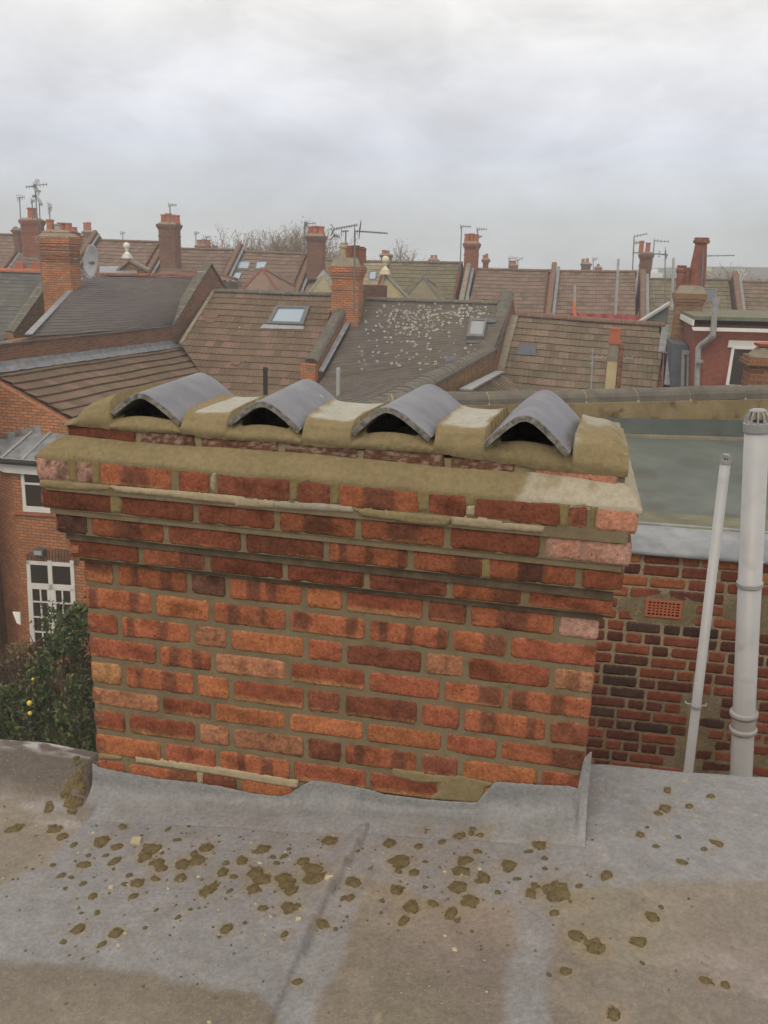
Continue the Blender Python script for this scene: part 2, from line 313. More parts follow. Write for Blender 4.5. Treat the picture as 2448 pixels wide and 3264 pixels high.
def roofcol(s, n):
    w = .030*fn(s*6, n*8, 3)+.016*fn(s*24, n*30, 5)
    d = max(sdist(s+w, n+w, P) for P in PAINT)
    f = sst(d, -.016, .010)*(.80+.20*sst(fn(s*13, n*17, 97), -.25, .15))
    t = fn(s*1.7, n*2.6, 11)
    a = np.array((.215, .19, .160))*(1+.42*t)+np.array((.0, .008, -.016))*fn(s*3, n*3, 2)
    st = sst(fn(s*1.2+n*.8, n*7-s*3, 21), .18, .45); a = a*(1-st*.3)+np.array((.34, .30, .285))*st*.3
    mo = sst(fn(s*2.2, n*2.2, 31), .05, .4)*.45; a = a*(1-mo)+np.array((.150, .135, .095))*mo
    p = np.array((.242, .246, .260))*(1+.16*fn(s*2, n*3, 41)+.06*fn(s*14, n*3, 42))
    c = a*(1-f)+p*f
    tm = abs(fn(s*1.5, n*1.9, 91, 4)); c = c*(1+.16*(1-sst(tm, .0, .03))*(1-f*.6)); br = fn(s*3+n*2, n*26-s*8, 95, 3); c = c*(1+.13*br)
    for qs, qn, qr in SPL:
        if abs(qs-s) < qr*2.3 and abs(qn-n) < qr*2.3:
            h = (1-sst(math.hypot(qs-s, qn-n)+.012*fn(s*40, n*40, 3), qr*.9, qr*2.1))*.38; c = c*(1-h)+np.array((.27, .215, .125))*h
    # washed-out mortar dust below the stack
    dr = math.exp(-((n-.30)/.16)**2)*sst(fn(s*4, n*4, 51), -.15, .35)*(.55 if s > .75 else .22)
    if s > 1.45: dr *= .2
    c = c*(1-dr*.5)+np.array((.38, .29, .22))*dr*.5
    sp = sst(fn(s*45, n*45, 61, 2), .42, .55); c = c*(1-sp*.4)+np.array((.45, .38, .25))*sp*.4
    if s < 0.03: k = sst(-n, -.15, -.02); c = c*(1-k*.8)+np.array((.085, .068, .060))*k*.8; k = sst(-n, .035, .09)*sst(fn(s*14, n*30, 71), -.12, .2); c = c*(1-k)+np.array((.42, .41, .42))*k; k = .5*sst(-n, -.3, -.12)*(1-sst(-n, -.1, -.04))*sst(fn(s*4, n*9, 81), .0, .3); c = c*(1-k)+np.array((.40, .38, .40))*k
    return c
mb = MB()
ss = sorted(set([round(v, 4) for v in list(np.arange(-.75, 2.2, .011)) + list(np.arange(-3.2, -.75, .09)) + list(np.arange(2.2, 5.2, .12)) + [5.2]]))
FAR = -.10
def edge_n(s):      # back edge of the flat roof
    if s < 0: return -.10+.012*math.sin(s*7)
    return -.285-.11*max(0, s-1.4)
nn = [None] + list(np.arange(0, 1.15, .011)) + list(np.arange(1.15, 3.6, .12))
grid = []
for s in ss:
    row = []
    e = edge_n(s)
    for k in range(26): row.append(e+(0-e)*k/26)
    row += nn[1:]
    grid.append(row)
H = len(grid[0]); V = []; COL = []
for s, row in zip(ss, grid):
    for k, n in enumerate(row):
        z = roofz(s, n); ds_ = s-seam_s(n)
        if n > -.05: z += .0085*(sst(ds_, -.05, -.012)-sst(ds_, .000, .006))     # folded seam
        c = roofcol(s, n)
        if n > 0 and abs(ds_-.005) < .008: c = c*.70
        if k == 0: z -= .02
        V.append(Wd(s, n, z)); COL.append(c)
    V.append(Wd(s, row[0]-.012, roofz(s, row[0])-.10)); COL.append(np.array((.26, .26, .28)))
H1 = H+1
F = []
for i in range(len(ss)-1):
    if 0.02 < ss[i] < 1.385:       # the stack stands here: start the sheet at its foot
        k0 = 27
    else: k0 = 0
    for k in range(k0, H-1): F.append((i*H1+k, (i+1)*H1+k, (i+1)*H1+k+1, i*H1+k+1))
    if k0 == 0: F.append((i*H1+H, (i+1)*H1+H, (i+1)*H1, i*H1))
mb.add(V, F, COL)
flat = mb.build('flat_roof', M['paint'], smooth=True, uv=False); tag(flat, kind='structure')
# the loft extension that carries the roof
mb = MB()
def slab(s0, s1, n0, n1, z0, z1, b=mb):
    b.hexa([Wd(s0, n0, z0), Wd(s1, n0, z0), Wd(s1, n1, z0), Wd(s0, n1, z0), Wd(s0, n0, z1), Wd(s1, n0, z1), Wd(s1, n1, z1), Wd(s0, n1, z1)])
slab(-3.2, -.02, -.06, 3.5, GROUND, -1.66); slab(1.42, 5.2, -.24, 3.5, GROUND, -1.60); slab(-.02, 1.42, .05, 3.5, GROUND, -1.63)
lb = mb.build('wall', M['redb']); tag(lb, 'red brick house wall directly below the grey painted flat roof', 'house wall')
# ================================================================== the chimney stack
stack = empty('brick_chimney_stack', Wd(.7, -.22, -1.6), 'large red brick chimney stack with four blue grey ridge tiles on top', 'chimney stack')
PAL = dict(red=(.30, .082, .040), org=(.42, .145, .052), dark=(.125, .050, .032), purp=(.135, .066, .050), yel=(.48, .25, .10), blk=(.050, .032, .026), pink=(.43, .235, .175), porg=(.54, .235, .14), sand=(.44, .20, .10), wht=(.50, .43, .35), deep=(.21, .060, .032))
PAL = {k: np.array(v)*.93+np.mean(v)*.10 for k, v in PAL.items()}
def bandf(x, edges):
    v = 0
    for c, w in edges: v = max(v, 1-sst(abs(x-c), w*.7, w*1.05))
    return v
def brickcol(ty, x, y, sd, sp):
    # x, y in 0..1 along the brick (y up)
    q = fn(x*3+sd, y*2, sd*1.7); q2 = fn(x*10+sd, y*5, sd*.7+9); w = .03*q2
    base = PAL['red']*(1-.5*max(0, q))+PAL['org']*(.5*max(0, q))
    if ty == 'r': c = base
    elif ty == 'o': c = PAL['org']*(1+.1*q)*.92 + PAL['red']*.08
    elif ty == 'd': c = PAL['deep']*(1+.2*q)*.6+PAL['dark']*.45
    elif ty == 'R': c = PAL['deep']*(1+.25*q)
    elif ty == 'k': c = PAL['purp']*(1+.25*q)
    elif ty == 'K': c = PAL['blk']*1.3*(1+.3*q)+PAL['dark']*.2*max(0, q2)
    elif ty == 'e': t = sst(y+w*2, .35, .7); c = PAL['org']*(1-t)+PAL['dark']*1.2*t
    elif ty == 'y': c = PAL['yel']; c = c*(1-sst(x+y*.0+.1*q2, .75, .85)*(.7 if y < .45 else 0))+PAL['red']*sst(x+.1*q2, .75, .85)*(.7 if y < .45 else 0)
    elif ty == 'p': c = PAL['pink']*(1+.12*q)
    elif ty == 'P': c = PAL['pink']*(1+.1*q); t = sst(q2*.5+q, -.05, .2)*(1 if abs(x-.6) < .35 else .3); c = c*(1-t*.75)+PAL['blk']*1.6*t*.75
    elif ty == 'O': c = PAL['porg']*(1+.07*q)
    elif ty == 'Q': 
        c = PAL['pink'].copy(); t = bandf(x, [(.25, .16)]); c = c*(1-.6*t)+PAL['porg']*.6*t*.85; t = bandf(x, [(.42, .03)]); c = c*(1-.4*t)+PAL['dark']*.4*t; t = bandf(x, [(.62, .17)])*sst(q2, -.3, .2); c = c*(1-.4*t)+PAL['sand']*.4*t
    elif ty == 's': c = PAL['sand']*.9; t = sst(q2, -.05, .2); c = c*(1-t*.6)+PAL['dark']*1.4*t*.6
    elif ty == 'g': t = sst(y+w*2, .12, .38); c = PAL['yel']*.95*(1-t)+PAL['red']*.85*t*(1-.3*max(0, q))
    elif ty == 'w': c = np.array((.16, .085, .055)); t = sst(q2, .0, .2)*.8*(1-y*.5); c = c*(1-t)+PAL['wht']*t
    elif ty in 'bcBmn':
        if ty == 'b': rs = random.Random(int(sd*1000)); bands = [(rs.uniform(.12, .4), rs.uniform(.05, .12)), (rs.uniform(.55, .88), rs.uniform(.05, .13))]
        elif ty == 'c': bands = [(.5, .22)]
        elif ty == 'B': bands = [(.49, .17)]
        elif ty == 'm': bands = [(.18, .06), (.52, .06), (.93, .06)]
        else: bands = [(.78, .22)]
        t = bandf(x+w, bands); t *= .9+.2*q2
        c = (PAL['red']*.6+PAL['org']*.4)*(1+.12*q); dk = PAL['blk'] if ty == 'B' else PAL['dark']*1.05; c = c*(1-t)+dk*t
    else: c = base
    if sp and y < .25: t = sst(.22-y+.06*q2, 0, .1)*.5*(1 if q > 0 else .3); c = c*(1-t)+PAL['yel']*t
    e = min(x*3, (1-x)*3, y*1.0, (1-y)*1.0)      # worn pale mortar film on the arrises
    t = sst(.10-e, 0, .08)*sst(q2, -.15, .3)*.35; c = c*(1-t)+np.array((.34, .27, .17))*t
    c = c*.80+np.array((.27, .092, .042))*.20 if ty not in 'PQpO' else c
    sm_ = sst(fn(x*2.2+sd*3, y*1.2, sd*2.3, 4), .02, .42); c = c*(1-.42*sm_*(.3 if ty in 'PQpO' else 1))
    return np.clip(c, .008, 1)
def brick(mb, pt, x0, x1, b0, b1, t0, t1, n, ty, seed, cell=.0075, jit=1.0, depth=.03, colf=None, gain=1.0, fall=.0026):
    """one brick: pt(x, n, z) maps to the world; b0,b1 / t0,t1 heights of bottom/top at both ends"""
    L_ = x1-x0; nx = max(5, int(L_/cell)); ny = max(4, int(.062/cell)); sp = (int(seed*977) % 3 == 0)
    V = []; F = []; COL = []; chip = random.Random(int(seed*131)); chips = [(chip.uniform(-1, 1), chip.choice((-1, 1)), chip.uniform(.04, .12), chip.uniform(.001, .005)) for _ in range(3)]
    tl = chip.uniform(-.002, .002)*jit
    for j in range(-1, ny+2):
        for i in range(-1, nx+2):
            a = max(0, min(1, i/nx)); b = max(0, min(1, j/ny)); A = 2*a-1; B = 2*b-1
            zb = b0+(b1-b0)*a; zt = t0+(t1-t0)*a
            x = x0+L_*a; z = zb+(zt-zb)*b
            x -= math.copysign(1, A)*abs(A)**30*(.0040*abs(B)**6+.0016*jit*(1+fn(seed*3+math.copysign(5, A), b*6, seed, 2)*1.5))
            z -= math.copysign(1, B)*abs(B)**8*(.0030*abs(A)**40+.0012*jit*(1+fn(seed*5+math.copysign(5, B), a*L_*45, seed, 3)*2.0))
            for cx, sg, wd, dp in chips:
                if sg*B > 0: z -= sg*abs(B)**4*dp*jit*math.exp(-((A-cx)/wd)**2)
            nn_ = n-fall*max(abs(A)**(14*max(1, L_/.1)), abs(B)**5)+jit*.0012*fn(x*40, z*40, seed, 3)+tl*A
            if i < 0 or j < 0 or i > nx or j > ny: nn_ = n-depth
            V.append(pt(x, nn_, z)); c = (colf or brickcol)(ty, a, b, seed, sp); COL.append(c*gain)
    W_ = nx+3
    for j in range(ny+2):
        for i in range(nx+2): F.append((j*W_+i, j*W_+i+1, (j+1)*W_+i+1, (j+1)*W_+i))
    mb.add(V, F, COL)
# courses, surveyed in the image: (projection, top-left, top-right, bottom-left, bottom-right) then joints and brick kinds
CRS = [
 ('K1', .065, (110, 1453), (2033, 1627), (120, 1529), (2024, 1703), [231, 307, 556, 678, 933, 1066, 1351, 1499, 1799, 1885], 'PPcrddcRRdO', 24),
 ('K2', .058, (125, 1556), (2024, 1733), (134, 1617), (2012, 1808), [368, 623, 883, 1142, 1425, 1729], 'dRRccRQ', 12),
 ('K3', .045, (172, 1634), (1990, 1822), (180, 1697), (1985, 1890), [283.5, 528, 775, 1039, 1307, 1547, 1847], 'KcRdmnBr', 12),
 ('K4', .025, (216, 1716), (1953, 1912), (220, 1775), (1928, 1961), [448, 661, 908, 1168, 1433, 1670], 'RnRRdnr', 12),
 ('S1', 0, (256, 1784), (1916, 1974), (264, 1854), (1911, 2044), [366, 601, 724, 970, 1097, 1355, 1493, 1775], 'ebkbogdcp', 11),
 ('S2', 0, (264, 1868), (1909, 2062), (272, 1937), (1898, 2130), [489, 673, 916, 1169, 1435, 1620], 'bobbmnr', 11),
 ('S3', 0, (272, 1951), (1898, 2144), (277, 2015), (1891, 2214), [380, 613, 729, 975, 1097, 1350, 1486, 1759], 'rbsordsrs', 11),
 ('S4', 0, (277, 2029), (1891, 2229), (286, 2093), (1879, 2296), [503, 680, 919, 1169, 1408, 1612], 'rbsgrnb', 11),
 ('S5', 0, (286, 2107), (1879, 2310), (291, 2176), (1868, 2383), [393, 622, 735, 974, 1093, 1336, 1471, 1746], 'ybogddrbd', 11),
 ('S6', 0, (291, 2190), (1868, 2397), (298, 2246), (1862, 2459), [511, 678, 916, 1164, 1414, 1590], 'sgooorn', 11),
 ('S7', 0, (298, 2260), (1862, 2473), (307, 2324), (1856, 2540), [404, 628, 737, 974, 1093, 1335, 1465, 1718], 'rgssdbdor', 11),
 ('S8', 0, (307, 2338), (1856, 2554), (313, 2404), (1850, 2620), [518, 693, 929, 1173, 1400, 1620], 'orbggor', 11),
 ('S9', 0, (313, 2420), (1850, 2634), (318, 2480), (1844, 2700), [404, 636, 760, 942, 1180, 1450, 1700], 'rndoordor', 11)]
bm_ = MB(); mo_ = MB(); side = MB()
frontpt = lambda x, n, z: Wd(x, n, z)
prevbot = None; sd = 1.0; CZ = []
for ci, (nm, pr, TL, TR, BL, BR, J, T_, jw) in enumerate(CRS):
    tl, tr, bl, br = [face(*p, pr) for p in (TL, TR, BL, BR)]
    s0 = (tl[0]+bl[0])/2; s1 = (tr[0]+br[0])/2
    if nm[0] == 'S': s0, s1 = 0.0, 1.40
    else: s0, s1 = min(s0, -pr*.8), 1.40+pr*.85+.004
    def zt(s, a=tl, b=tr): return a[1]+(b[1]-a[1])*(s-a[0])/(b[0]-a[0])
    def zb(s, a=bl, b=br): return a[1]+(b[1]-a[1])*(s-a[0])/(b[0]-a[0])
    CZ.append((pr, s0, s1, zt, zb))
    js = []
    for jx in J:
        t = (jx-TL[0])/(TR[0]-TL[0]); y = (TL[1]+BL[1])/2+t*((TR[1]+BR[1])/2-(TL[1]+BL[1])/2)
        js.append(face(jx, y, pr)[0])
    g = (jw*.5 if nm != 'K1' else 9)*.00098
    xs = [s0-g]+js+[s1+g]
    for i in range(len(xs)-1):
        a, b = xs[i]+g, xs[i+1]-g
        if b-a < .015: continue
        sd += 1.37
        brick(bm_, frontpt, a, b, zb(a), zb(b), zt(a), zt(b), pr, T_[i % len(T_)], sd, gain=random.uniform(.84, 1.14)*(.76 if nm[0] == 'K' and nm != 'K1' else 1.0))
# regular brick flanks and back
for ci, (pr, s0, s1, zt, zb) in enumerate(CZ):
    for sgn, sx in ((-1, s0), (1, s1)):
        dep = .45+2*pr*.9; nb = 2; z0, z1 = zb(sx), zt(sx)
        cuts = [0, .105, .33, dep] if ci % 2 else [0, .215, .44, dep]
        for i in range(3):
            a, b = cuts[i]+(.005 if i else .001), cuts[i+1]-.005
            if b-a < .02: continue
            sd += 1.37
            def spt(x, n, z, sx=sx, sgn=sgn, pr=pr): return Wd(sx+sgn*(n-.0), pr-x-.002, z)
            ty = random.choice('rRdbogrn')
            if sgn < 0: brick(side, lambda x, n, z, sx=sx, pr=pr, dep=dep: Wd(sx-n, pr-(dep-x)+.002, z), dep-b, dep-a, z0, z0, z1, z1, 0, ty, sd, .02)
            else: brick(side, spt, a, b, z0, z0, z1, z1, 0, ty, sd, .02)
    # back face
    x = s0
    while x < s1-.03:
        b = min(x+.215, s1); sd += 1.37
        brick(side, lambda x_, n, z, pr=pr, s0=s0, s1=s1: Wd(s0+s1-x_, -.45-pr*.9-n, z), x, b-.01, zb(x), zb(x), zt(x), zt(x), 0, random.choice('rRdbogrn'), sd, .03); x += .225
bo = bm_.build('brickwork', M['brick'], stack, smooth=True, uv=False)
so = side.build('brickwork', M['brick'], stack, smooth=True, uv=False)
# pointing: a recessed, slightly uneven skin per course
def mortar(mb, s0, s1, zt, zb, n, rec=.0036):
    nx = int((s1-s0)/.012); ny = 7; V = []; F = []
    for j in range(ny+1):
        for i in range(nx+1):
            s = s0+(s1-s0)*i/nx; a, b = zb(s), zt(s); z = a+(b-a)*j/ny
            V.append(Wd(s, n-rec+.0016*fn(s*30, z*30, n*50+5), z))
    for j in range(ny):
        for i in range(nx): k = j*(nx+1)+i; F.append((k, k+1, k+nx+2, k+nx+1))
    mb.add(V, F)
so_ = MB()  # joint strips whose dark colour carries the shadow lines under the corbels
for ci, (pr, s0, s1, zt, zb) in enumerate(CZ):
    nxt = CZ[ci+1] if ci+1 < len(CZ) else None
    low = (lambda s, zb=zb, z2=nxt[3]: z2(s)) if nxt else (lambda s, zb=zb: zb(s)-.06)
    if nxt and nxt[0] < pr-.001: low = lambda s, zb=zb: zb(s)-.001     # underside of a corbel
    e = .0045
    mortar(mo_, s0+e, s1-e, (lambda s, zt=zt: zt(s)+.0005), low, pr)
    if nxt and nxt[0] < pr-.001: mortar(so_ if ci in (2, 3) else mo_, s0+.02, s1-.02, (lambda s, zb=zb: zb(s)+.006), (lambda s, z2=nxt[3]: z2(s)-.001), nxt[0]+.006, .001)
    # solid core behind the skin
    nzv = lambda s: min(zt(s)-.001, 9); nb = -.45-pr*.9
    pts = [Wd(s0+.006, pr-.012, low(s0)), Wd(s1-.006, pr-.012, low(s1)), Wd(s1-.006, nb+.006, low(s1)), Wd(s0+.006, nb+.006, low(s0)),
           Wd(s0+.006, pr-.012, zt(s0)), Wd(s1-.006, pr-.012, zt(s1)), Wd(s1-.006, nb+.006, zt(s1)), Wd(s0+.006, nb+.006, zt(s0))]
    mo_.hexa([pts[3], pts[2], pts[1], pts[0], pts[7], pts[6], pts[5], pts[4]])
mo_.hexa([Wd(.006, -.445, -3.2), Wd(1.394, -.445, -3.2), Wd(1.394, -.012, -3.2), Wd(.006, -.012, -3.2), Wd(.006, -.445, -1.36), Wd(1.394, -.445, -1.36), Wd(1.394, -.012, -1.36), Wd(.006, -.012, -1.36)])
mo_.build('mortar_joint', M['mortar'], stack, smooth=True, uv=False); so_.build('mortar_joint', M['shade_mortar'], stack, smooth=True, uv=False)
# fresh pointing smears: thick pale bed joints and filled perpends
def smear(px, n, th=.003, col=None):
    mb = MB()
    P = [face(x*K, y*K, n) for x, y in px]; x0 = min(p[0] for p in P); x1 = max(p[0] for p in P); z0 = min(p[1] for p in P); z1 = max(p[1] for p in P)
    st = .0045; nx = int((x1-x0+.02)/st)+1; nz_ = int((z1-z0+.02)/st)+1; idx = {}; V = []; F = []; CL = []
    for j in range(nz_+1):
        for i in range(nx+1):
            x = x0-.01+i*st; z = z0-.01+j*st; d = sdist(x+.003*fn(x*60, z*60, 3, 2), z+.003*fn(x*60, z*60, 8, 2), P)
            if d > -.0045: idx[i, j] = len(V); V.append(Wd(x, n-.007+(th+.007)*sst(d, -.0045, .003)+.0009*fn(x*50, z*50, 2), z)); CL.append(col*(1+.08*fn(x*20, z*20, 5)))
    for (i, j) in list(idx):
        q = [(i, j), (i+1, j), (i+1, j+1), (i, j+1)]
        if all(t in idx for t in q): F.append(tuple(idx[t] for t in q))
    mb.add(V, F, CL); mb.build('pointing_repair', M['flaunch'], stack, smooth=True, uv=False)
FR = np.array((.228, .182, .098)); FO = np.array((.205, .160, .072)); FP = np.array((.35, .285, .19)); FG = np.array((.29, .26, .20)); WH = np.array((.43, .385, .30))
def c1(x, y): return ((100+.4219*x)/K, (1400+.4219*y)/K)
def c2(x, y): return ((750+.4219*x)/K, (1400+.4219*y)/K)
def c3(x, y): return ((1400+.4219*x)/K, (1450+.4219*y)/K)
def c7(x, y): return ((250+.4219*x)/K, (2200+.4219*y)/K)
def c8(x, y): return ((1250+.4219*x)/K, (2200+.4219*y)/K)
Z = lambda f, *p: [f(x, y) for x, y in p]
smear(Z(c1, (62, 308), (300, 325), (590, 348), (590, 385), (300, 382), (62, 360)), .066, .002, FR)
smear(Z(c1, (580, 350), (1050, 390), (1370, 415), (1659, 450), (1659, 500), (1300, 465), (1000, 430), (640, 395)), .067, .002, FP)
smear(Z(c2, (0, 440), (290, 470), (290, 518), (0, 505)), .067, .002, FP)
smear(Z(c2, (290, 470), (760, 498), (890, 520), (890, 555), (640, 540), (300, 520)), .067, .002, FG)
smear(Z(c2, (890, 520), (1350, 565), (1640, 590), (1600, 655), (1380, 640), (1150, 605), (950, 575)), .067, .004, FR)
smear(Z(c3, (80, 470), (300, 478), (500, 515), (790, 548), (780, 590), (500, 565), (100, 530)), .067, .002, FP*.9)
smear(Z(c1, (268, 130), (330, 125), (335, 250), (335, 320), (285, 320), (290, 200)), .065, .001, FO)
smear(Z(c1, (450, 150), (520, 150), (515, 340), (460, 335)), .065, .001, FO)
smear(Z(c1, (585, 390), (650, 410), (690, 480), (670, 555), (600, 550)), .058, .002, FO)
smear(Z(c1, (1360, 255), (1400, 250), (1385, 300), (1380, 410), (1350, 350)), .065, .001, FP)
smear(Z(c2, (415, 280), (600, 300), (480, 345), (465, 460), (415, 460)), .065, .001, FO)
smear(Z(c2, (735, 320), (795, 325), (770, 490), (730, 485)), .065, .001, FO)
smear(Z(c2, (1370, 370), (1465, 380), (1460, 540), (1390, 545)), .065, .001, FO)
smear(Z(c3, (195, 310), (265, 310), (260, 385), (200, 385)), .065, .001, FO)
smear(Z(c3, (205, 385), (262, 385), (255, 455), (205, 455)), .065, .001, FP)
smear(Z(c3, (320, 780), (385, 785), (395, 930), (320, 925)), .045, .001, FO)
smear(Z(c3, (820, 350), (1240, 385), (1180, 420), (1160, 560), (1140, 400), (985, 385), (960, 540), (920, 540), (900, 395)), .065, .001, FO*1.05)
smear(Z(c7, (150, 480), (330, 500), (330, 525), (150, 520)), 0, .003, FR)
smear(Z(c7, (430, 500), (1000, 575), (1659, 680), (1659, 740), (1500, 715), (1000, 630), (430, 540)), 0, .004, FP*1.05)
smear(Z(c7, (890, 615), (940, 625), (935, 740), (900, 730)), 0, .002, FP)
smear(Z(c8, (0, 590), (300, 640), (520, 650), (780, 710), (700, 740), (690, 860), (520, 845), (270, 820), (350, 760), (360, 700), (200, 700), (0, 650)), 0, .002, FR*.95)
# ---- cement weathering on top of the corbels (lower flaunching) and the set-back course
def poly_at(pts, x):
    for (a, b), (c, d) in zip(pts, pts[1:]):
        if x <= c: return b+(d-b)*(x-a)/(c-a)
    return pts[-1][1]
e1 = [face(x*K, y*K, .065) for x, y in [(76, 985), (130, 990), (200, 992), (300, 1002), (420, 1012), (508, 1024), (620, 1030), (737, 1041), (860, 1051), (923, 1059), (1040, 1069), (1150, 1080), (1195, 1083), (1260, 1091), (1376, 1102)]]
e2 = [face(x*K, y*K, .02) for x, y in [(142, 939), (292, 954), (427, 964), (562, 971), (764, 988), (974, 1010), (1154, 1020), (1334, 1043)]]
e3 = [face(x*K, y*K, .022) for x, y in [(142, 916), (292, 931), (405, 936), (445, 945), (607, 954), (697, 964), (786, 968), (950, 978), (982, 984), (1113, 1002), (1170, 1012), (1334, 1027)]]
e2[0] = (-.012, e2[0][1]); e3[0] = (-.012, e3[0][1])
TS0, TS1 = e2[0][0], 1.415
NB = -.50
def loop(mb, rings, colf):   # rings: list of closed rings with equal counts
    n = len(rings[0]); V = [p for r in rings for p in r]; F = []
    for j in range(len(rings)-1):
        for i in range(n): F.append((j*n+i, j*n+(i+1) % n, (j+1)*n+(i+1) % n, (j+1)*n+i))
    mb.add(V, F, [colf(loc(p)) for p in V])
def ring(sL, sR, nF, nB, zf):
    P = []
    def a(s, n): P.append((s, n))
    k = 120
    for i in range(k): a(sL+(sR-sL)*i/k, nF)
    for i in range(36): a(sR, nF+(nB-nF)*i/36)
    for i in range(k): a(sR+(sL-sR)*i/k, nB)
    for i in range(36): a(sL, nB+(nF-nB)*i/36)
    return [(s, n, zf(s, n)) for s, n in P]
def fcol(p):
    s, n, z = p; w = .016*fn(s*25, n*25+z*25, 4)+.02*fn(s*6, z*9, 8)
    f = sst(s+w-(z+.48)*.35, 1.185, 1.20); g = 0
    c = FR*(1+.10*fn(s*5, n*6+z*6, 12)) if f < 1 else WH
    wh = WH*.9*(1+.13*fn(s*16, n*20+z*20, 3)); t = sst(fn(s*38, n*30+z*40, 14, 2), .12, .3)*(1 if s < 1.36 and z > -.50 else 0); wh = wh*(1-t*.45)+FO*1.3*t*.45
    return c*(1-f)+wh*f
fl = MB(); R = []
SL, SR = CZ[0][1]-.002, 1.466
for t in np.linspace(0, 1, 9):
    sL = SL+(TS0-SL)*t; sR = SR+(TS1+.004-SR)*t; nF = .066+(.020-.066)*t; nB_ = -.515+(.065)*t
    def zf(s, n, t=t):
        za = poly_at(e1, s); zb_ = poly_at(e2, s); u = t
        bulge = .006*math.sin(PI*t)
        return za+(zb_-za)*u+bulge+.0022*fn(s*11, n*9+t*2, 6)+(.002*fn(s*60, t, 3, 2) if t == 0 else 0)
    rg = ring(sL, sR, nF, nB_, zf)
    R.append([Wd(s+.004*fn(n*14, t*2, 7)*(1 if s > 1.3 else 0), n+.0018*fn(s*14, t*3, 2)+(.002*fn(s*50, 1, 2, 2) if t == 0 else 0), z) for s, n, z in rg])
R.insert(0, [p-ZX*.012-NX*.004*(1 if i < len(R[0])*.4 else 0) for i, p in enumerate(R[0])])
loop(fl, R, fcol)
fl.build('cement_flaunching', M['flaunch'], stack, smooth=True, uv=False)
# set-back course of bricks under the upper flaunching
tb = MB(); TJ = [441, 630, 895, 1148, 1425, 1649]; 
js = [face(x, 1400+(x-214)*.09, .02)[0] for x in TJ]; xs = [TS0]+js+[TS1]; TT = 'dwwwwwO'
for i in range(len(xs)-1):
    a, b = xs[i]+.006, xs[i+1]-.006; sd += 1.37
    if i == 6: a += .03
    brick(tb, frontpt, a, b, poly_at(e2, a)-.006, poly_at(e2, b)-.006, poly_at(e3, a)+.004, poly_at(e3, b)+.004, .021, TT[i], sd, jit=1.8, gain=.75)
tb.build('brickwork', M['brick'], stack, smooth=True, uv=False)
tm = MB(); 
tm.hexa([Wd(TS0+.004, -.44, -.50), Wd(TS1-.004, -.44, -.50), Wd(TS1-.004, .016, -.50), Wd(TS0+.004, .016, -.50)] + [Wd(s, n, poly_at(e3, s)+.002) for s, n in ((TS0+.004, -.44), (TS1-.004, -.44), (TS1-.004, .016), (TS0+.004, .016))])
tm.hexa([Wd(a, b, c) for c in (-.50, -.415) for a, b in ((TS1-.03, -.44), (TS1+.008, -.44), (TS1+.008, .012), (TS1-.03, .012))])
tm.build('mortar_joint', M['flaunch_plain'], stack, uv=False)
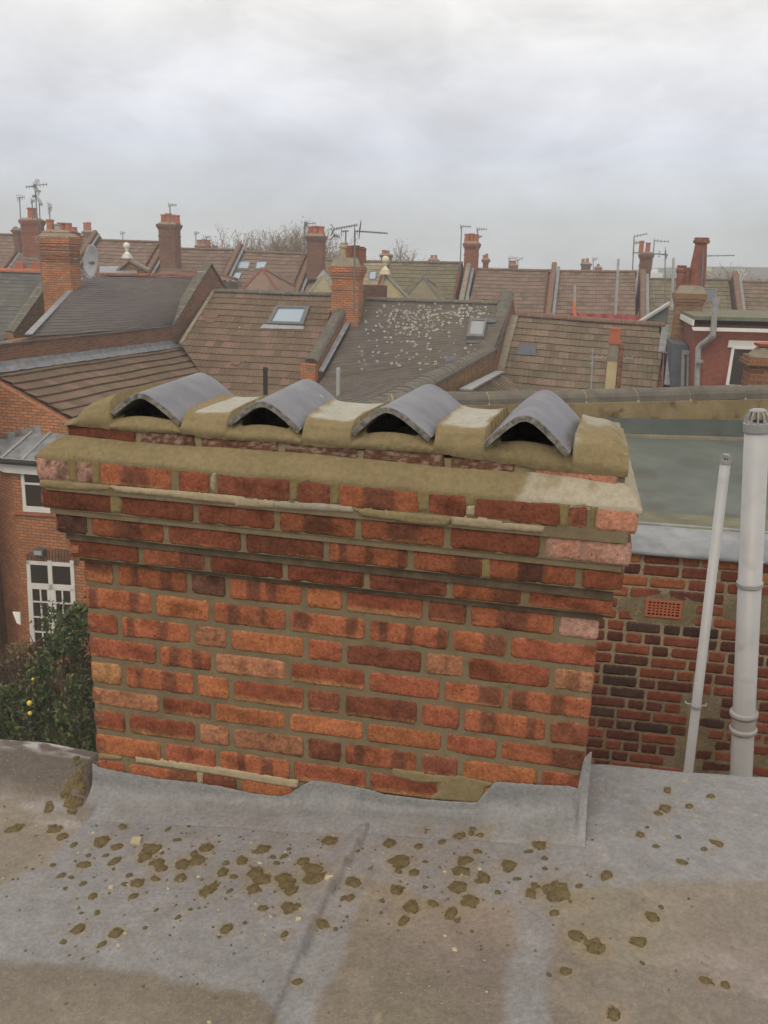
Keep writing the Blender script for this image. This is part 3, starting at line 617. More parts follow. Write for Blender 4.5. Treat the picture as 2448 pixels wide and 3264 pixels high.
# ---- the four ridge tiles: (left foot, apex, right foot) at the front and rear apex
TIL = [((238, 890), (300, 850), (392, 912), (455, 797), .020), ((490, 912), (565, 868), (650, 928), (665, 818), .028), ((757, 933), (835, 880), (932, 945), (920, 833), .036), ((1043, 957), (1135, 898), (1232, 980), (1170, 853), .060)]
tiles = []
for lf, ap, rf, ba, n0 in TIL:
    a = face(lf[0]*K, lf[1]*K, n0); b = face(ap[0]*K, ap[1]*K, n0+.004); c = face(rf[0]*K, rf[1]*K, n0)
    tiles.append((a, b, c, n0, ba))
def hyp(x, w, h, a=.042): return h*(math.sqrt(a*a+x*x)-a)/(math.sqrt(a*a+w*w)-a)
TINFO = []
for ti, (a, b, c, n0, ba) in enumerate(tiles):
    LEN = .455; r = ray(ba[0]*K, ba[1]*K); rear = loc(r*(b[1]/r.z)); rear_s = b[0]+(rear[0]-b[0])*LEN/max(.3, abs(rear[1]-n0))
    tw = MB(); nw = 26; nl = 30; ctr = b[0]; wl = b[0]-a[0]; wr = c[0]-b[0]; hl = b[1]-a[1]; hr = b[1]-c[1]; TH = .0145
    def tp(u, t, off, ctr=ctr, wl=wl, wr=wr, hl=hl, hr=hr, b=b, rear_s=rear_s, n0=n0, LEN=LEN, ti=ti):
        w, h = (wl, hl) if u < 0 else (wr, hr); x = u*w
        z = b[1]-hyp(x, w, h)
        sl = (hyp(x+.001, w, h)-hyp(x-.001, w, h))/.002; ln = math.hypot(1, sl)
        x2 = x-off*(-sl)/ln*-1; z2 = z-off/ln; x2 = x-off*sl/ln
        e = .0025*fn(u*9, ti*3, 2, 3)*(1 if t < .02 else 0)
        return Wd(ctr+(rear_s-ctr)*t+x2+.0012*fn(t*5, u*4, ti), n0-LEN*t+e, z2+.0010*fn(t*6, u*3, ti+4))
    V = []; F = []
    for off in (0, TH):
        for j in range(nl+1):
            for i in range(nw+1): V.append(tp(-1+2*i/nw, j/nl, off))
    G = (nl+1)*(nw+1); k = lambda i, j, o: o*G+j*(nw+1)+i
    mi = []
    for j in range(nl):
        for i in range(nw): F.append((k(i, j, 0), k(i+1, j, 0), k(i+1, j+1, 0), k(i, j+1, 0))); mi.append(0); F.append((k(i, j, 1), k(i, j+1, 1), k(i+1, j+1, 1), k(i+1, j, 1))); mi.append(1)
    for i in range(nw):
        F.append((k(i, 0, 0), k(i, 0, 1), k(i+1, 0, 1), k(i+1, 0, 0))); mi.append(1); F.append((k(i, nl, 0), k(i+1, nl, 0), k(i+1, nl, 1), k(i, nl, 1))); mi.append(1)
    for j in range(nl):
        F.append((k(0, j, 0), k(0, j+1, 0), k(0, j+1, 1), k(0, j, 1))); mi.append(1); F.append((k(nw, j, 0), k(nw, j, 1), k(nw, j+1, 1), k(nw, j+1, 0))); mi.append(1)
    tw.v = [tuple(v) for v in V]; tw.f = F; tw.mi = mi
    to = tw.build('ridge_tile', [M['rtile'], M['redge']], stack, smooth=False, uv=False, bevel=.0015)
    for p_ in to.data.polygons: p_.use_smooth = p_.material_index == 0
    TINFO.append((ctr, wl, wr, b[1], hl, hr, n0, rear_s))
# ---- upper flaunching: cement packed round the tiles
def tile_at(s, n):
    for (ctr, wl, wr, za, hl, hr, n0, rs) in TINFO:
        t = (n0-n)/.455; c = ctr+(rs-ctr)*max(0, t); x = s-c
        if -wl*1.02 < x < wr*1.02: w, h = (wl, hl) if x < 0 else (wr, hr); return t, x/w, za-hyp(x, w, h)
    return None
def ztop(s, n):
    base = poly_at([(TS0, -.418), (.04, -.398), (.12, -.392), (.40, -.386), (.75, -.384), (1.05, -.380), (1.42, -.388)], s)
    d = min(s-TS0, .30); 
    if s < .12: base += .030*sst(s, -.01, .05)
    if s < .12: e3_ = poly_at(e3, s)+.004; base = e3_+(base-e3_)*math.sqrt(max(0, min(1, (s-TS0+.011)/.11)))
    if s > 1.34: base -= .022*sst(s, 1.36, 1.432)**2
    base -= .014*math.exp(-max(0, .012-n)/.016)
    base -= .05*sst(-n, .30, .48)
    q = tile_at(s, n)
    if q is not None:
        t, u, zt_ = q; mound = base-.010+.016*(1-u*u)
        lim = zt_-.0165
        if t < 0: return mound-.012*min(1, -t*20)
        zz = mound-.004
        if t > .03 and abs(u) < .70: zz -= .16*sst(-n, -.012, .02)*sst(.70-abs(u), 0, .12)*(1-sst(t, .8, .9))
        if abs(u) > .80: return min(zz, lim)
        return min(zz, lim)
    dd = 9
    for (ctr, wl, wr, za, hl, hr, n0, rs) in TINFO:
        t = (n0-n)/.455
        if t < -.05: continue
        c = ctr+(rs-ctr)*max(0, t); x = s-c; dd = min(dd, x-wr if x > 0 else -x-wl)
    return base+.0022*fn(s*9, n*9, 3)+.011*math.exp(-max(0, dd)/.022)*sst(-n, -.03, .03)
up = MB(); nS = 460
sgrid = [TS0-.010+(TS1+.022-TS0)*i/nS for i in range(nS+1)]
rows = []
for s in sgrid:
    col = []; zt0 = poly_at(e3, s)-.002; zt1 = ztop(s, .008)
    q = tile_at(s, .02); f = .0 if q else 1.0
    bul = .010+.010*(1 if not q else 0)*1.0+.004*fn(s*8, 1, 2)
    for k in range(9):
        t = k/8; col.append((.024+.008*math.sin(PI*min(1, t*1.2))*1.0+.004*fn(s*13, t*3, 5)-.012*t*t, zt0+(zt1-zt0)*t+(.003*fn(s*40, 0, 3, 2) if k == 0 else 0)))
    for k in range(120):
        n = .010-.46*(k+1)/120; col.append((n, ztop(s, n)))
    for k in range(5): col.append((-.45-.008*k, ztop(s, -.45)-.012*(k+1)))
    rows.append(col)
V = []; CL = []
def ucol(s, n, z, q):
    c = FR*(1+.08*fn(s*7, n*7+z*9, 5)); 
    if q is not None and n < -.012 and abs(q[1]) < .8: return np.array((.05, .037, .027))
    # smooth pale trowelled laitance between the tiles
    dd = 9
    for (ctr, wl, wr, za, hl, hr, n0, rs) in TINFO:
        t = (n0-n)/.455; x = s-(ctr+(rs-ctr)*max(0, t)); dd = min(dd, x-wr if x > 0 else -x-wl)
    wpt = sst(-n+.022*fn(s*14, n*14, 6), .008, .035)*(1-sst(-n+.04*fn(s*5, n*5, 8), .30, .36))*sst(dd+.022*fn(s*16, n*10, 78, 3), .002, .022)*sst(fn(s*7, n*5, 77), -.6, -.1)
    if .34 < s < 1.30: c = c*(1-wpt*.75)+np.array((.43, .44, .41))*(1+.08*fn(s*30, n*8, 2))*wpt*.75
    if s > 1.30:
        w = sst(fn(s*7, n*5+z*12, 15), -.05, .25)*sst(z, -.435, -.40)*.55; c = c*(1-w)+np.array((.38, .38, .36))*w
    return c
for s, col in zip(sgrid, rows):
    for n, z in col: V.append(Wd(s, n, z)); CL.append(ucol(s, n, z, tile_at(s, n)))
Hc = len(rows[0]); F = [(i*Hc+k, (i+1)*Hc+k, (i+1)*Hc+k+1, i*Hc+k+1) for i in range(nS) for k in range(Hc-1)]
# end walls down to the set-back course
for i, s, fl_ in ((0, sgrid[0], 0), (nS, sgrid[-1], 1)):
    b0 = len(V)
    for (n, z) in rows[i]: V.append(Wd(s, min(n, .015), poly_at(e3, s)-.004)); CL.append(FR)
    for k in range(Hc-1):
        q = (i*Hc+k, i*Hc+k+1, b0+k+1, b0+k); F.append(q if fl_ else q[::-1])
up.add(V, F, CL)
up.build('cement_flaunching', M['flaunch'], stack, smooth=True, uv=False)
# ---- painted upstand skirting the foot of the stack
ue = [face(x*K, y*K, .006) for x, y in [(204, 1650), (212, 1657), (265, 1668), (300, 1674), (340, 1682), (420, 1690), (478, 1699), (552, 1715), (600, 1720), (622, 1717), (648, 1699), (674, 1686), (711, 1689), (796, 1705), (828, 1715), (911, 1726), (966, 1731), (1030, 1734), (1048, 1712), (1070, 1688), (1158, 1695), (1230, 1698), (1250, 1704), (1259, 1640), (1275, 1625)]]
sk = MB(); V = []; CL = []; ns = 320
prof = [(0, 0), (.05, 0), (.2, 0), (.4, .02), (.55, .06), (.66, .13), (.75, .23), (.83, .37), (.9, .55), (.95, .75), (.985, .92), (1.012, 1.0)]
for i in range(ns+1):
    s = -.012+1.424*i/ns; zt_ = poly_at(ue, min(max(s, ue[0][0]), ue[-1][0]))+.003*fn(s*60, 1, 1, 2); fo = .105+.025*fn(s*3, 2, 2); zr = roofz(s, fo+.006)+.0015
    for (a, b) in prof:
        n = .0055+b*fo+(.0035*fn(s*5, a*3, 3) if a > .1 else 0)+.0022*sst(a, 0, .06); z = zt_+(zr-zt_)*a
        V.append(Wd(s, n, z)); c = np.array((.222, .224, .226))*(1+.16*fn(s*4, a*3, 44)+.10*fn(s*14, a*2, 45)); d = sst(fn(s*3, a*9, 46), .0, .4)*.25; q = sst(a, .8, .97); CL.append(c*(1-d*.6)*(1-q)+roofcol(s, n)*q)
pn = len(prof); F = [(i*pn+k, i*pn+k+1, (i+1)*pn+k+1, (i+1)*pn+k) for i in range(ns) for k in range(pn-1)]
sk.add(V, F, CL)
# return of the upstand round the right corner
V = []; CL = []
for i in range(15):
    n = .014-.30*i/14; zr = roofz(1.5, n)+.001; zt_ = -1.305-.088*sst(-n, .0, .13)+.004*fn(n*20, 1, 1)
    for (a, b) in prof: V.append(Wd(1.403+b*.010+.004*a, n, zt_+(zr-zt_)*a)); CL.append(np.array((.265, .268, .28)))
F = [(i*pn+k, i*pn+k+1, (i+1)*pn+k+1, (i+1)*pn+k) for i in range(14) for k in range(pn-1)]
sk.add(V, F, CL)
sk.build('painted_upstand', M['paint'], stack, smooth=True, uv=False)
# ================================================================== mortar dropped on the roof
rs_ = random.Random(5)
def lump(mb, s, n, r, seed, tall=.42):
    k = 30; rr = 6; V = []; F = []; z0 = roofz(s, n); el = rs_.uniform(.75, 1.2); ph = rs_.uniform(0, PI)
    V.append(Wd(s, n, z0+r*tall))
    for j in range(1, rr+1):
        f = j/rr
        for i in range(k):
            a = 2*PI*i/k; q = r*f*(1+.55*fn(math.cos(a)*1.5+seed, math.sin(a)*1.5, seed, 3)+.35*fn(math.cos(a)*4+seed, math.sin(a)*4, seed+2, 2)*f); dx = q*math.cos(a)*el; dy = q*math.sin(a)/el
            dx, dy = dx*math.cos(ph)-dy*math.sin(ph), dx*math.sin(ph)+dy*math.cos(ph)
            h = r*tall*(1-f**2.4)*(1+.5*fn(dx/r*2.2+seed, dy/r*2.2, seed+3, 3)) if j < rr else -.004
            sk_ = 0; V.append(Wd(s+dx, n+dy, roofz(s+dx, n+dy)+max(h, -.004)+(.0015 if j == rr-1 else 0)))
    for i in range(k): F.append((0, 1+i, 1+(i+1) % k))
    for j in range(rr-1):
        for i in range(k): F.append((1+j*k+i, 1+(j+1)*k+i, 1+(j+1)*k+(i+1) % k, 1+j*k+(i+1) % k))
    mb.add(V, F)
def area(px, py):
    if px < 215 and py < 1800: return 'on the brown roof felt left of the stack'
    if px > 1240 and py < 1900: return 'on the grey paint to the right of the stack'
    if py > 1950 and px > 850: return 'on the bare brownish felt at the lower right'
    if py > 1980: return 'low down on the grey paint at the left'
    if px < 440: return 'in the scatter below the left end of the stack'
    if px < 720: return 'in the dense scatter below the middle of the stack'
    return 'in the scatter below the right half of the stack'
SPEC = {(1340,487): 'isolated upright lump of mortar close to the foot of the stack near the roof seam', (505,300): 'tallest lump of olive mortar against the upstand right of the seam', (835,552): 'largest flat wedge shaped mortar splash right of the painted strip', (975,760): 'thick dark edged mortar lump on bare felt right of the painted strip', (905,720): 'oval mortar lump just left of the thick dark edged one', (1180,757): 'round mortar lump alone just below the dense scatter', (1210,1060): 'single round mortar lump lowest beside the roof seam', (60,437): 'leftmost bean shaped mortar lump on the brown felt', (470,862): 'two lobed mortar lump low on the grey paint', (318,845): 'ragged mortar lump on the grey paint at the far lower left'}
def place(px, py, r, key=None, name='mortar_lump'):
    if py < 1740 and px < 208: pass
    s, n, z = onroof(px, py); d = Wd(s, n, z).length; m_ = MB(); rw = r/(FOC/K)*d
    if rw > .019:
        lump(m_, s, n, rw*.82, rs_.uniform(0, 90), .26)
        for q in range(rs_.randint(3, 6)): a = rs_.uniform(0, 2*PI); lump(m_, s+rw*.62*math.cos(a), n+rw*.62*math.sin(a), rw*rs_.uniform(.25, .5), rs_.uniform(0, 90), .42)
    else: lump(m_, s, n, rw, rs_.uniform(0, 90), .28)
    o = m_.build(name, M['splat'], smooth=True, uv=False)
    c = Wd(s, n, z); o.data.transform(Matrix.Translation(-c)); o.location = c; return o
for i, (px, py, r, w) in enumerate(SP):
    raw = (z7[i][0], z7[i][1]) if w == 0 else (z8[i-len(z7)][0], z8[i-len(z7)][1])
    o = place(px, py, r)
    if raw in SPEC: tag(o, SPEC[raw], 'mortar lump', 'lumps of dropped mortar')
    else: tag(o, 'olive brown blob of dropped mortar '+area(px, py), 'mortar lump', 'lumps of dropped mortar '+area(px, py))
# pile slipped down against the left corner
m_ = MB()
for x, y, r in [(310,300,26),(290,345,26),(325,345,22),(200,355,20),(270,320,20),(330,280,16),(310,270,14),(345,245,9),(300,240,9),(335,315,22),(300,370,18),(262,318,14),(190,365,12),(310,150,14),(318,165,12),(305,175,9),(345,350,10),(285,300,18)]:
    px, py = .531*x, 1558.7+.531*y; s, n, z = onroof(px, py); lump(m_, min(s, -.03), n, r*.531/1897*2.75, rs_.uniform(0, 90), .5)
o = m_.build('mortar_heap', M['splat'], smooth=True, uv=False); tag(o, 'crumbly heap of wet mortar slipped against the left corner of the stack', 'mortar heap')
# countless crumbs
m_ = MB(); s2 = MB()
for i in range(520):
    if i < 380: s = rs_.gauss(.62, .42); n = abs(rs_.gauss(.30, .16))+.03
    else: s = rs_.uniform(-.6, 2.0); n = rs_.uniform(0, 1.0)
    if s < 1.43 and s > -.02 and n < .12: continue
    b = s2 if rs_.random() < .13 else m_; r = rs_.uniform(.0015, .0052)*(1.3 if b is s2 else 1); z = roofz(s, n); c = Wd(s, n, z+r*.15); k = [Vector((rs_.uniform(.6, 1.4), rs_.uniform(.6, 1.4), rs_.uniform(.5, .8)))*r for _ in range(1)][0]
    a = rs_.uniform(0, PI); X = Vector((math.cos(a), math.sin(a), 0))*k.x; Y = Vector((-math.sin(a), math.cos(a), 0))*k.y
    b.add([c+X, c+Y, c-X*.9, c-Y, c+(X+Y)*.1+ZX*k.z, c-ZX*k.z], [(0, 1, 4), (1, 2, 4), (2, 3, 4), (3, 0, 4), (1, 0, 5), (2, 1, 5), (3, 2, 5), (0, 3, 5)])
o = m_.build('mortar_crumbs', M['splat'], uv=False); tag(o, 'countless tiny olive mortar crumbs scattered over the roof', 'mortar crumbs', kind='stuff')
o = s2.build('stone_chips', M['stone'], uv=False); tag(o, 'small pale mortar chips scattered over the roof', 'mortar chips', kind='stuff')
for (x, y, r) in [(553, 492, 26), (1338, 645, 20), (450, 678, 12), (1213, 808, 12)]:
    px, py = .531*x, 1558.7+.531*y; s, n, z = onroof(px, py); rw = r*.531/1897*2.5; m_ = MB(); c = Wd(s, n, z)
    pts = [c+EX*rw*a+NX*rw*b+ZX*rw*h for a, b, h in [(-1, -.6, 0), (.9, -.7, 0), (1, .5, 0), (-.7, .7, 0), (-.7, -.4, .7), (.7, -.5, .9), (.75, .35, .5), (-.5, .5, .6)]]
    m_.hexa(pts); o = m_.build('mortar_chunk', M['stone'], bevel=rw*.12, uv=False); lab = {553: 'largest pale angular chunk of old mortar lying at the left among the olive blobs', 1338: 'pale angular chunk of old mortar beside the biggest heap of blobs', 450: 'small pale chip of old mortar left of centre below the scatter', 1213: 'small pale pinkish chip of old mortar just below the dense scatter'}[x]; tag(o, lab, 'mortar chunk')
# ================================================================== the neighbourhood
def at_face(pl, pts): return [pl.hit(*p) for p in pts]
def roof_sheet(name, px, pl, mat, cw=.3, ch=.34, prof='tile', parent=None, step=.028, lift=0.0, pts3=None, rib=.016):
    """a tiled slope: convex outline on plane pl; every course overlaps the one below"""
    P = pts3 or [pl.hit(*p) for p in px]; o = P[0]; u, v, n = pl.u, pl.v, pl.n
    us = [(p-o).dot(u) for p in P]; vs_ = [(p-o).dot(v) for p in P]
    u0, u1, v0, v1 = min(us)-.05, max(us)+.05, min(vs_)-.05, max(vs_)+.05
    du = cw/6 if prof == 'tile' else (cw/4 if prof == 'pan' else 1.2); nu = max(1, int((u1-u0)/du)+1); bm = bmesh.new(); j = math.floor(v0/ch); sag = .012
    if prof == 'plain': du = (u1-u0)/nu
    while j*ch < v1:
        top = []; bot = []
        jit = .004*math.sin(j*7.1)
        for i in range(nu+1):
            uu = math.floor(u0/cw)*cw+i*du if prof != 'plain' else u0+i*du; t = (uu/cw) % 1
            h = 0
            if prof == 'tile': h = rib*max(0, math.sin(PI*((t*2) % 1)))**1.5
            elif prof == 'pan': h = .045*(.5+.5*math.cos(2*PI*t))
            h += sag*math.sin(uu*1.7+j*.2)
            for lst, vv, hh in ((top, j*ch-.0, h), (bot, (j+1)*ch, h+step+jit)): lst.append(bm.verts.new(o+u*uu+v*vv+n*(hh+lift)))
        for i in range(nu): bm.faces.new((top[i], bot[i], bot[i+1], top[i+1]))
        low = [bm.verts.new(x.co-n*(step+.012)) for x in bot]
        for i in range(nu): bm.faces.new((bot[i], low[i], low[i+1], bot[i+1]))
        j += 1
    cen = sum(P, Vector())/len(P)
    for i in range(len(P)):
        a, b = P[i], P[(i+1) % len(P)]; nn_ = (b-a).cross(n).normalized()
        if (cen-a).dot(nn_) > 0: nn_ = -nn_
        bmesh.ops.bisect_plane(bm, geom=bm.verts[:]+bm.edges[:]+bm.faces[:], plane_co=a, plane_no=nn_, clear_outer=True)
    me = bpy.data.meshes.new(name); bm.normal_update(); bm.to_mesh(me); bm.free(); me.materials.append(M[mat])
    uvl = me.uv_layers.new(name='UVMap')
    for p in me.polygons:
        c = p.center; cc = math.floor((c-o).dot(v)/ch+.02)
        for li in p.loop_indices:
            q = me.vertices[me.loops[li].vertex_index].co-o; vv = q.dot(v)/ch; uvl.data[li].uv = (q.dot(u)/cw+(.5 if cc % 2 and prof != 'pan' else 0), min(max(vv, cc+.01), cc+.99))
        if p.normal.dot(n) < 0: pass
    ob = bpy.data.objects.new(name, me); link(ob)
    if parent: ob.parent = parent; me.transform(Matrix.Translation(-wloc(parent)))
    return ob
def body(name, P, drop, mat, parent, zb=GROUND):
    """solid walls below a roof outline"""
    n = len(P); t = [p-ZX*drop for p in P]; b = [Vector((p.x, p.y, zb)) for p in P]; m_ = MB()
    m_.add(t+b, [tuple(range(n)), tuple(range(2*n-1, n-1, -1))]+[(i, n+i, n+(i+1) % n, (i+1) % n) for i in range(n)])
    return m_.build(name, M[mat], parent)
def rail(mb, p0, p1, w, h, up=0.0, d=None, ext=0):   # bar whose top runs p0->p1 (+up), width w, hanging h
    p0, p1 = Vector(p0)+ZX*up, Vector(p1)+ZX*up; t = (p1-p0); hd = Vector((t.x, t.y, 0)).normalized() if d is None else d; s = ZX.cross(hd)*w/2
    mb.hexa([p0-s-ZX*h, p1-s-ZX*h, p1+s-ZX*h, p0+s-ZX*h, p0-s, p1-s, p1+s, p0+s])
def coping(name, p0, p1, w, L_, mat, parent, up=0, round_=True, th=.06, gap=.012):
    """a run of coping tiles: half-round or saddle-backed, each with its own small tilt"""
    p0, p1 = Vector(p0)+ZX*up, Vector(p1)+ZX*up; t = p1-p0; n = max(1, round(t.length/L_)); d = t.normalized(); s = Vector((-d.y, d.x, 0)).normalized(); q = s.cross(d); q = q if q.z > 0 else -q; m_ = MB()
    prof = [(-.5, -.5), (-.5, -.15), (-.36, .28), (-.14, .5), (.14, .5), (.36, .28), (.5, -.15), (.5, -.5)] if round_ else [(-.5, -.5), (-.5, 0), (0, .35), (.5, 0), (.5, -.5)]
    for i in range(n):
        a = p0+t*(i/n)+d*gap/2; b = p0+t*((i+1)/n)-d*gap/2; j0, j1 = random.uniform(-.006, .006), random.uniform(-.006, .006)+(.012 if round_ else 0)
        k = len(prof); A = [a+s*(x*w)+q*(y*th*2+j0) for x, y in prof]; B = [b+s*(x*w)+q*(y*th*2+j1) for x, y in prof]
        m_.add(A+B, [tuple(range(k-1, -1, -1)), tuple(range(k, 2*k))]+[(i_, (i_+1) % k, k+(i_+1) % k, k+i_) for i_ in range(k)])
    o = m_.build(name, M[mat], parent)
    jn = MB()
    for i in range(1, n):
        a = p0+t*(i/n); k = len(prof); A = [a-d*.02+s*(x*w*.97)+q*(y*th*1.94) for x, y in prof]; B = [x_+d*.04 for x_ in A]; jn.add(A+B, [tuple(range(k-1, -1, -1)), tuple(range(k, 2*k))]+[(i_, (i_+1) % k, k+(i_+1) % k, k+i_) for i_ in range(k)])
    if n > 1: jn.build('mortar_joint', M['mortar_old'], o)
    return o
def pot(parent, c, r, h, mat='terra', style=0):
    m_ = MB()
    if style == 0: pr = [(r*1.12, 0), (r*1.1, h*.1), (r*.98, h*.16), (r*.88, h*.82), (r*1.02, h*.84), (r*1.05, h), (r*.8, h), (r*.78, h*.9)]
    elif style == 1: pr = [(r*1.1, 0), (r*1.0, h*.1), (r, h*.7), (r*1.2, h*.74), (r*1.2, h*.84), (r*.95, h*.88), (r*1.0, h), (r*.75, h), (r*.75, h*.9)]
    else: pr = [(r*1.5, 0), (r*1.4, h*.06), (r*1.3, h*.5), (r*.98, h*.86), (r*.98, h*.88), (r*1.35, h*.9), (r*1.35, h*.95), (r*1.2, h*.96), (r*1.2, h), (r*.9, h), (r*.9, h*.95)]
    m_.lathe(c, pr, 14); return m_.build('chimney_pot', M[mat], parent, smooth=False)
def stack_on(parent, x0, x1, yt, yb, Y, mat='warm', pots=(), dep=.75, oversail=3, neck=.28, potmat='terra', deep=.8, bands=True, style=0, capm='cement', flaunch=.12):
    """brick chimney: shaft x0..x1 (px), brick top yt, foot yb at depth Y"""
    a, b = U(x0, yb, Y), U(x1, yb, Y); w = (b-a).length; c = (a+b)/2; dl = PHI-math.atan(((x0+x1)/2-829)/1897); w = w/(math.cos(dl)+dep*abs(math.sin(dl))); top = U((x0+x1)/2, yt, Y).z; d = w*dep; m_ = MB(); base = Vector((c.x, c.y, c.z-deep)); H = top-base.z
    c0 = base-NX*0; m_.box(c0, w, d, H-neck); z = H-neck; hh = neck/(oversail+1)
    for i in range(oversail):
        e = .032*(i+1); m_.box(c0+ZX*z, w+2*e, d+2*e, hh-.002); z += hh
    m_.box(c0+ZX*z, w+2*.032*oversail, d+2*.032*oversail, hh); z += hh
    if bands: m_.box(c0+ZX*(H-neck-.38), w+.05, d+.05, .075)
    ch = m_.build('chimney', M[mat], parent)
    m2 = MB(); W2 = w+.064*oversail-.06; D2 = d+.064*oversail-.06; A = c0+ZX*z
    m2.hexa([A+EX*(sx*W2/2)+NX*(sy*D2/2) for sx, sy in ((-1, -1), (1, -1), (1, 1), (-1, 1))]+[A+EX*(sx*W2*.36)+NX*(sy*D2*.3)+ZX*flaunch for sx, sy in ((-1, -1), (1, -1), (1, 1), (-1, 1))])
    m2.build('cement_cap', M[capm], ch)
    for p in pots:
        px, pw, pt = p[:3]; q = U(px, yt, Y); st = p[3] if len(p) > 3 else style; pm = p[4] if len(p) > 4 else potmat
        s = (q-c).dot(EX); r = pw/2/(FOC/K)*U(px, pt, Y).length; zt_ = U(px, pt, Y).z
        cz = top+flaunch*.4; pot(ch, Vector((c.x, c.y, 0))+EX*s+ZX*cz+NX*random.uniform(-.05, .05), r, zt_-cz, pm, st)
    return ch
def skylight(parent, pl, px, out=.09, fr=.09, frame='frame', glass='skyglass', apron=None):
    P = [pl.hit(*p) for p in px]; n = pl.n; c = sum(P, Vector())/4; f = MB()
    I = [p+(c-p)*min(.3, fr*1.5/(c-p).length) for p in P]
    for i in range(4):
        j = (i+1) % 4; f.hexa([P[i], P[j], I[j], I[i], P[i]+n*out, P[j]+n*out, I[j]+n*(out+.01), I[i]+n*(out+.01)])
    fo = f.build('skylight', M[frame], parent); g = MB(); g.prism([p+n*(out*.55) for p in I], n*.02); g.build('pane', M[glass], fo)
    if apron:
        a = MB(); Q = [pl.hit(*p) for p in apron]; a.prism([q+n*.05 for q in Q], n*.012); a.build('lead_apron', M['lead_d'], fo)
    return fo
def plate(mb, pl, px, o0, o1):
    P = [pl.hit(*p) for p in px]; mb.prism([p+pl.n*o0 for p in P], pl.n*(o1-o0))
def aerial(x0, y0, y1, Y, label, heads=(), x1=None, r=.017, mat='steel', group=None, extra=.6):
    """mast from (x0,y0) up to (x1,y1); heads: (px, py of boom start, px, py of boom end, kind, element half height)"""
    x1 = x0 if x1 is None else x1; b, t = U(x0, y0, Y), U(x1, y1, Y); root = empty('tv_aerial', b, label, 'TV aerial', group)
    m_ = MB(); m_.tube([b-ZX*extra, t], r, 6); m_.build('mast', M[mat], root)
    for h in heads:
        a, c = U(h[0], h[1], Y), U(h[2], h[3], Y+(h[6] if len(h) > 6 else 0)); k = MB(); k.tube([a, c], r*.7, 5); L_ = (c-a).length; n = max(3, int(L_/.085)); d = (c-a).normalized(); s = d.cross(ZX).normalized(); eh = h[5]
        if h[4] == 'yagi':
            for i in range(n+1): p = a+(c-a)*(i/n); k.tube([p-s*eh*.5+ZX*.03, p+s*eh*.5+ZX*.03], r*.35, 4); k.tube([p-ZX*.035, p+ZX*.035], r*.6, 4)
            for dz in (-1, 0, 1): k.tube([a-s*eh+ZX*dz*.11, a+s*eh+ZX*dz*.11], r*.4, 4)
            k.tube([a-ZX*.17, a+ZX*.17], r*.45, 4)
        elif h[4] == 'grid':
            for g in range(-4, 5): k.tube([a+ZX*g*.045-d*.03*abs(g)-s*.16, a+ZX*g*.045-d*.03*abs(g)+s*.16], r*.35, 4)
            for sx in (-.15, 0, .15): k.tube([a-ZX*.19+s*sx-d*.12, a+s*sx, a+ZX*.19+s*sx-d*.12], r*.4, 4)
            for i in range(n+1): p = a+(c-a)*(i/n); k.tube([p-s*.09, p+s*.09], r*.4, 4); k.tube([p-ZX*.05, p+ZX*.05], r*.6, 4)
        else:
            for i in range(5): p = a+(c-a)*(i/4*.95); k.tube([p-ZX*eh*(1-.12*i), p+ZX*eh*(1-.12*i)], r*.4, 4)
        k.build('antenna', M[mat], root)
    return root
def parapet(parent, name, px, pl, th, mat, top_extra=0):
    P = [pl.hit(*p) for p in px]; m_ = MB(); m_.prism(P, pl.n*-th if pl.n.dot(EX) > 0 else pl.n*th); return m_.build(name, M[mat], parent)
# ---------------------------------------------------------------- ground, far hill
g = MB(); X = 2600
g.add([(-X, -200, GROUND), (X, -200, GROUND), (X, 3000, GROUND), (-X, 3000, GROUND)], [(0, 1, 2, 3)])
tag(g.build('ground', M['soil']), kind='structure')
hl = MB(); V = []; F = []; n = 160
for i in range(n+1):
    x = (-700+1500*i/n)*.5; px = 829+x/260*1897
    top = -6+8.5*sst(px, 1250, 1560)+1.6*fn(px*.006, 1, 1)+.8*fn(px*.03, 2, 1)
    for k, (y, q) in enumerate(((215, -10.4), (235, top*.25-2), (260, top*.5), (300, top*.3), (330, -10.4))): V.append((x, y, q+(.4*fn(x*.05, y*.05, 3) if 0 < k < 4 else 0)))
for i in range(n):
    for k in range(4): F.append((i*5+k, (i+1)*5+k, (i+1)*5+k+1, i*5+k+1))
hl.add(V, F); tag(hl.build('hills', M['hill'], smooth=True), kind='structure')
for (x0, x1, y0, y1, lb) in [(1404, 1441, 589, 604, 'long pale office block on the far horizon behind the roofs'), (1613, 1623, 590, 604, 'narrow pale tower block on the horizon at the far right'), (1538, 1556, 588, 602, 'low pinkish block on the horizon left of the narrow tower block')]:
    a, b, c = U(x0, y1, 230), U(x1, y1, 230), U(x0, y0, 230); bt = empty('office_block', Vector((a.x, a.y, GROUND)), lb, 'office block'); m_ = MB(); h = c.z-GROUND
    m_.box(Vector(((a.x+b.x)/2, a.y+6, GROUND)), (b-a).length, 12, h); m_.box(Vector(((a.x+b.x)/2, a.y+6, GROUND+h)), (b-a).length*.5, 6, 1.0); m_.build('wall', M['white' if 'pinkish' not in lb else 'render'], bt)
    wn = MB(); fl_ = int(h/3.2)
    for k in range(fl_): wn.box(Vector(((a.x+b.x)/2, a.y+6, GROUND+1.2+k*3.2)), (b-a).length+.1, 12.1, 1.1)
    wn.build('window_band', M['pvcd'], bt)
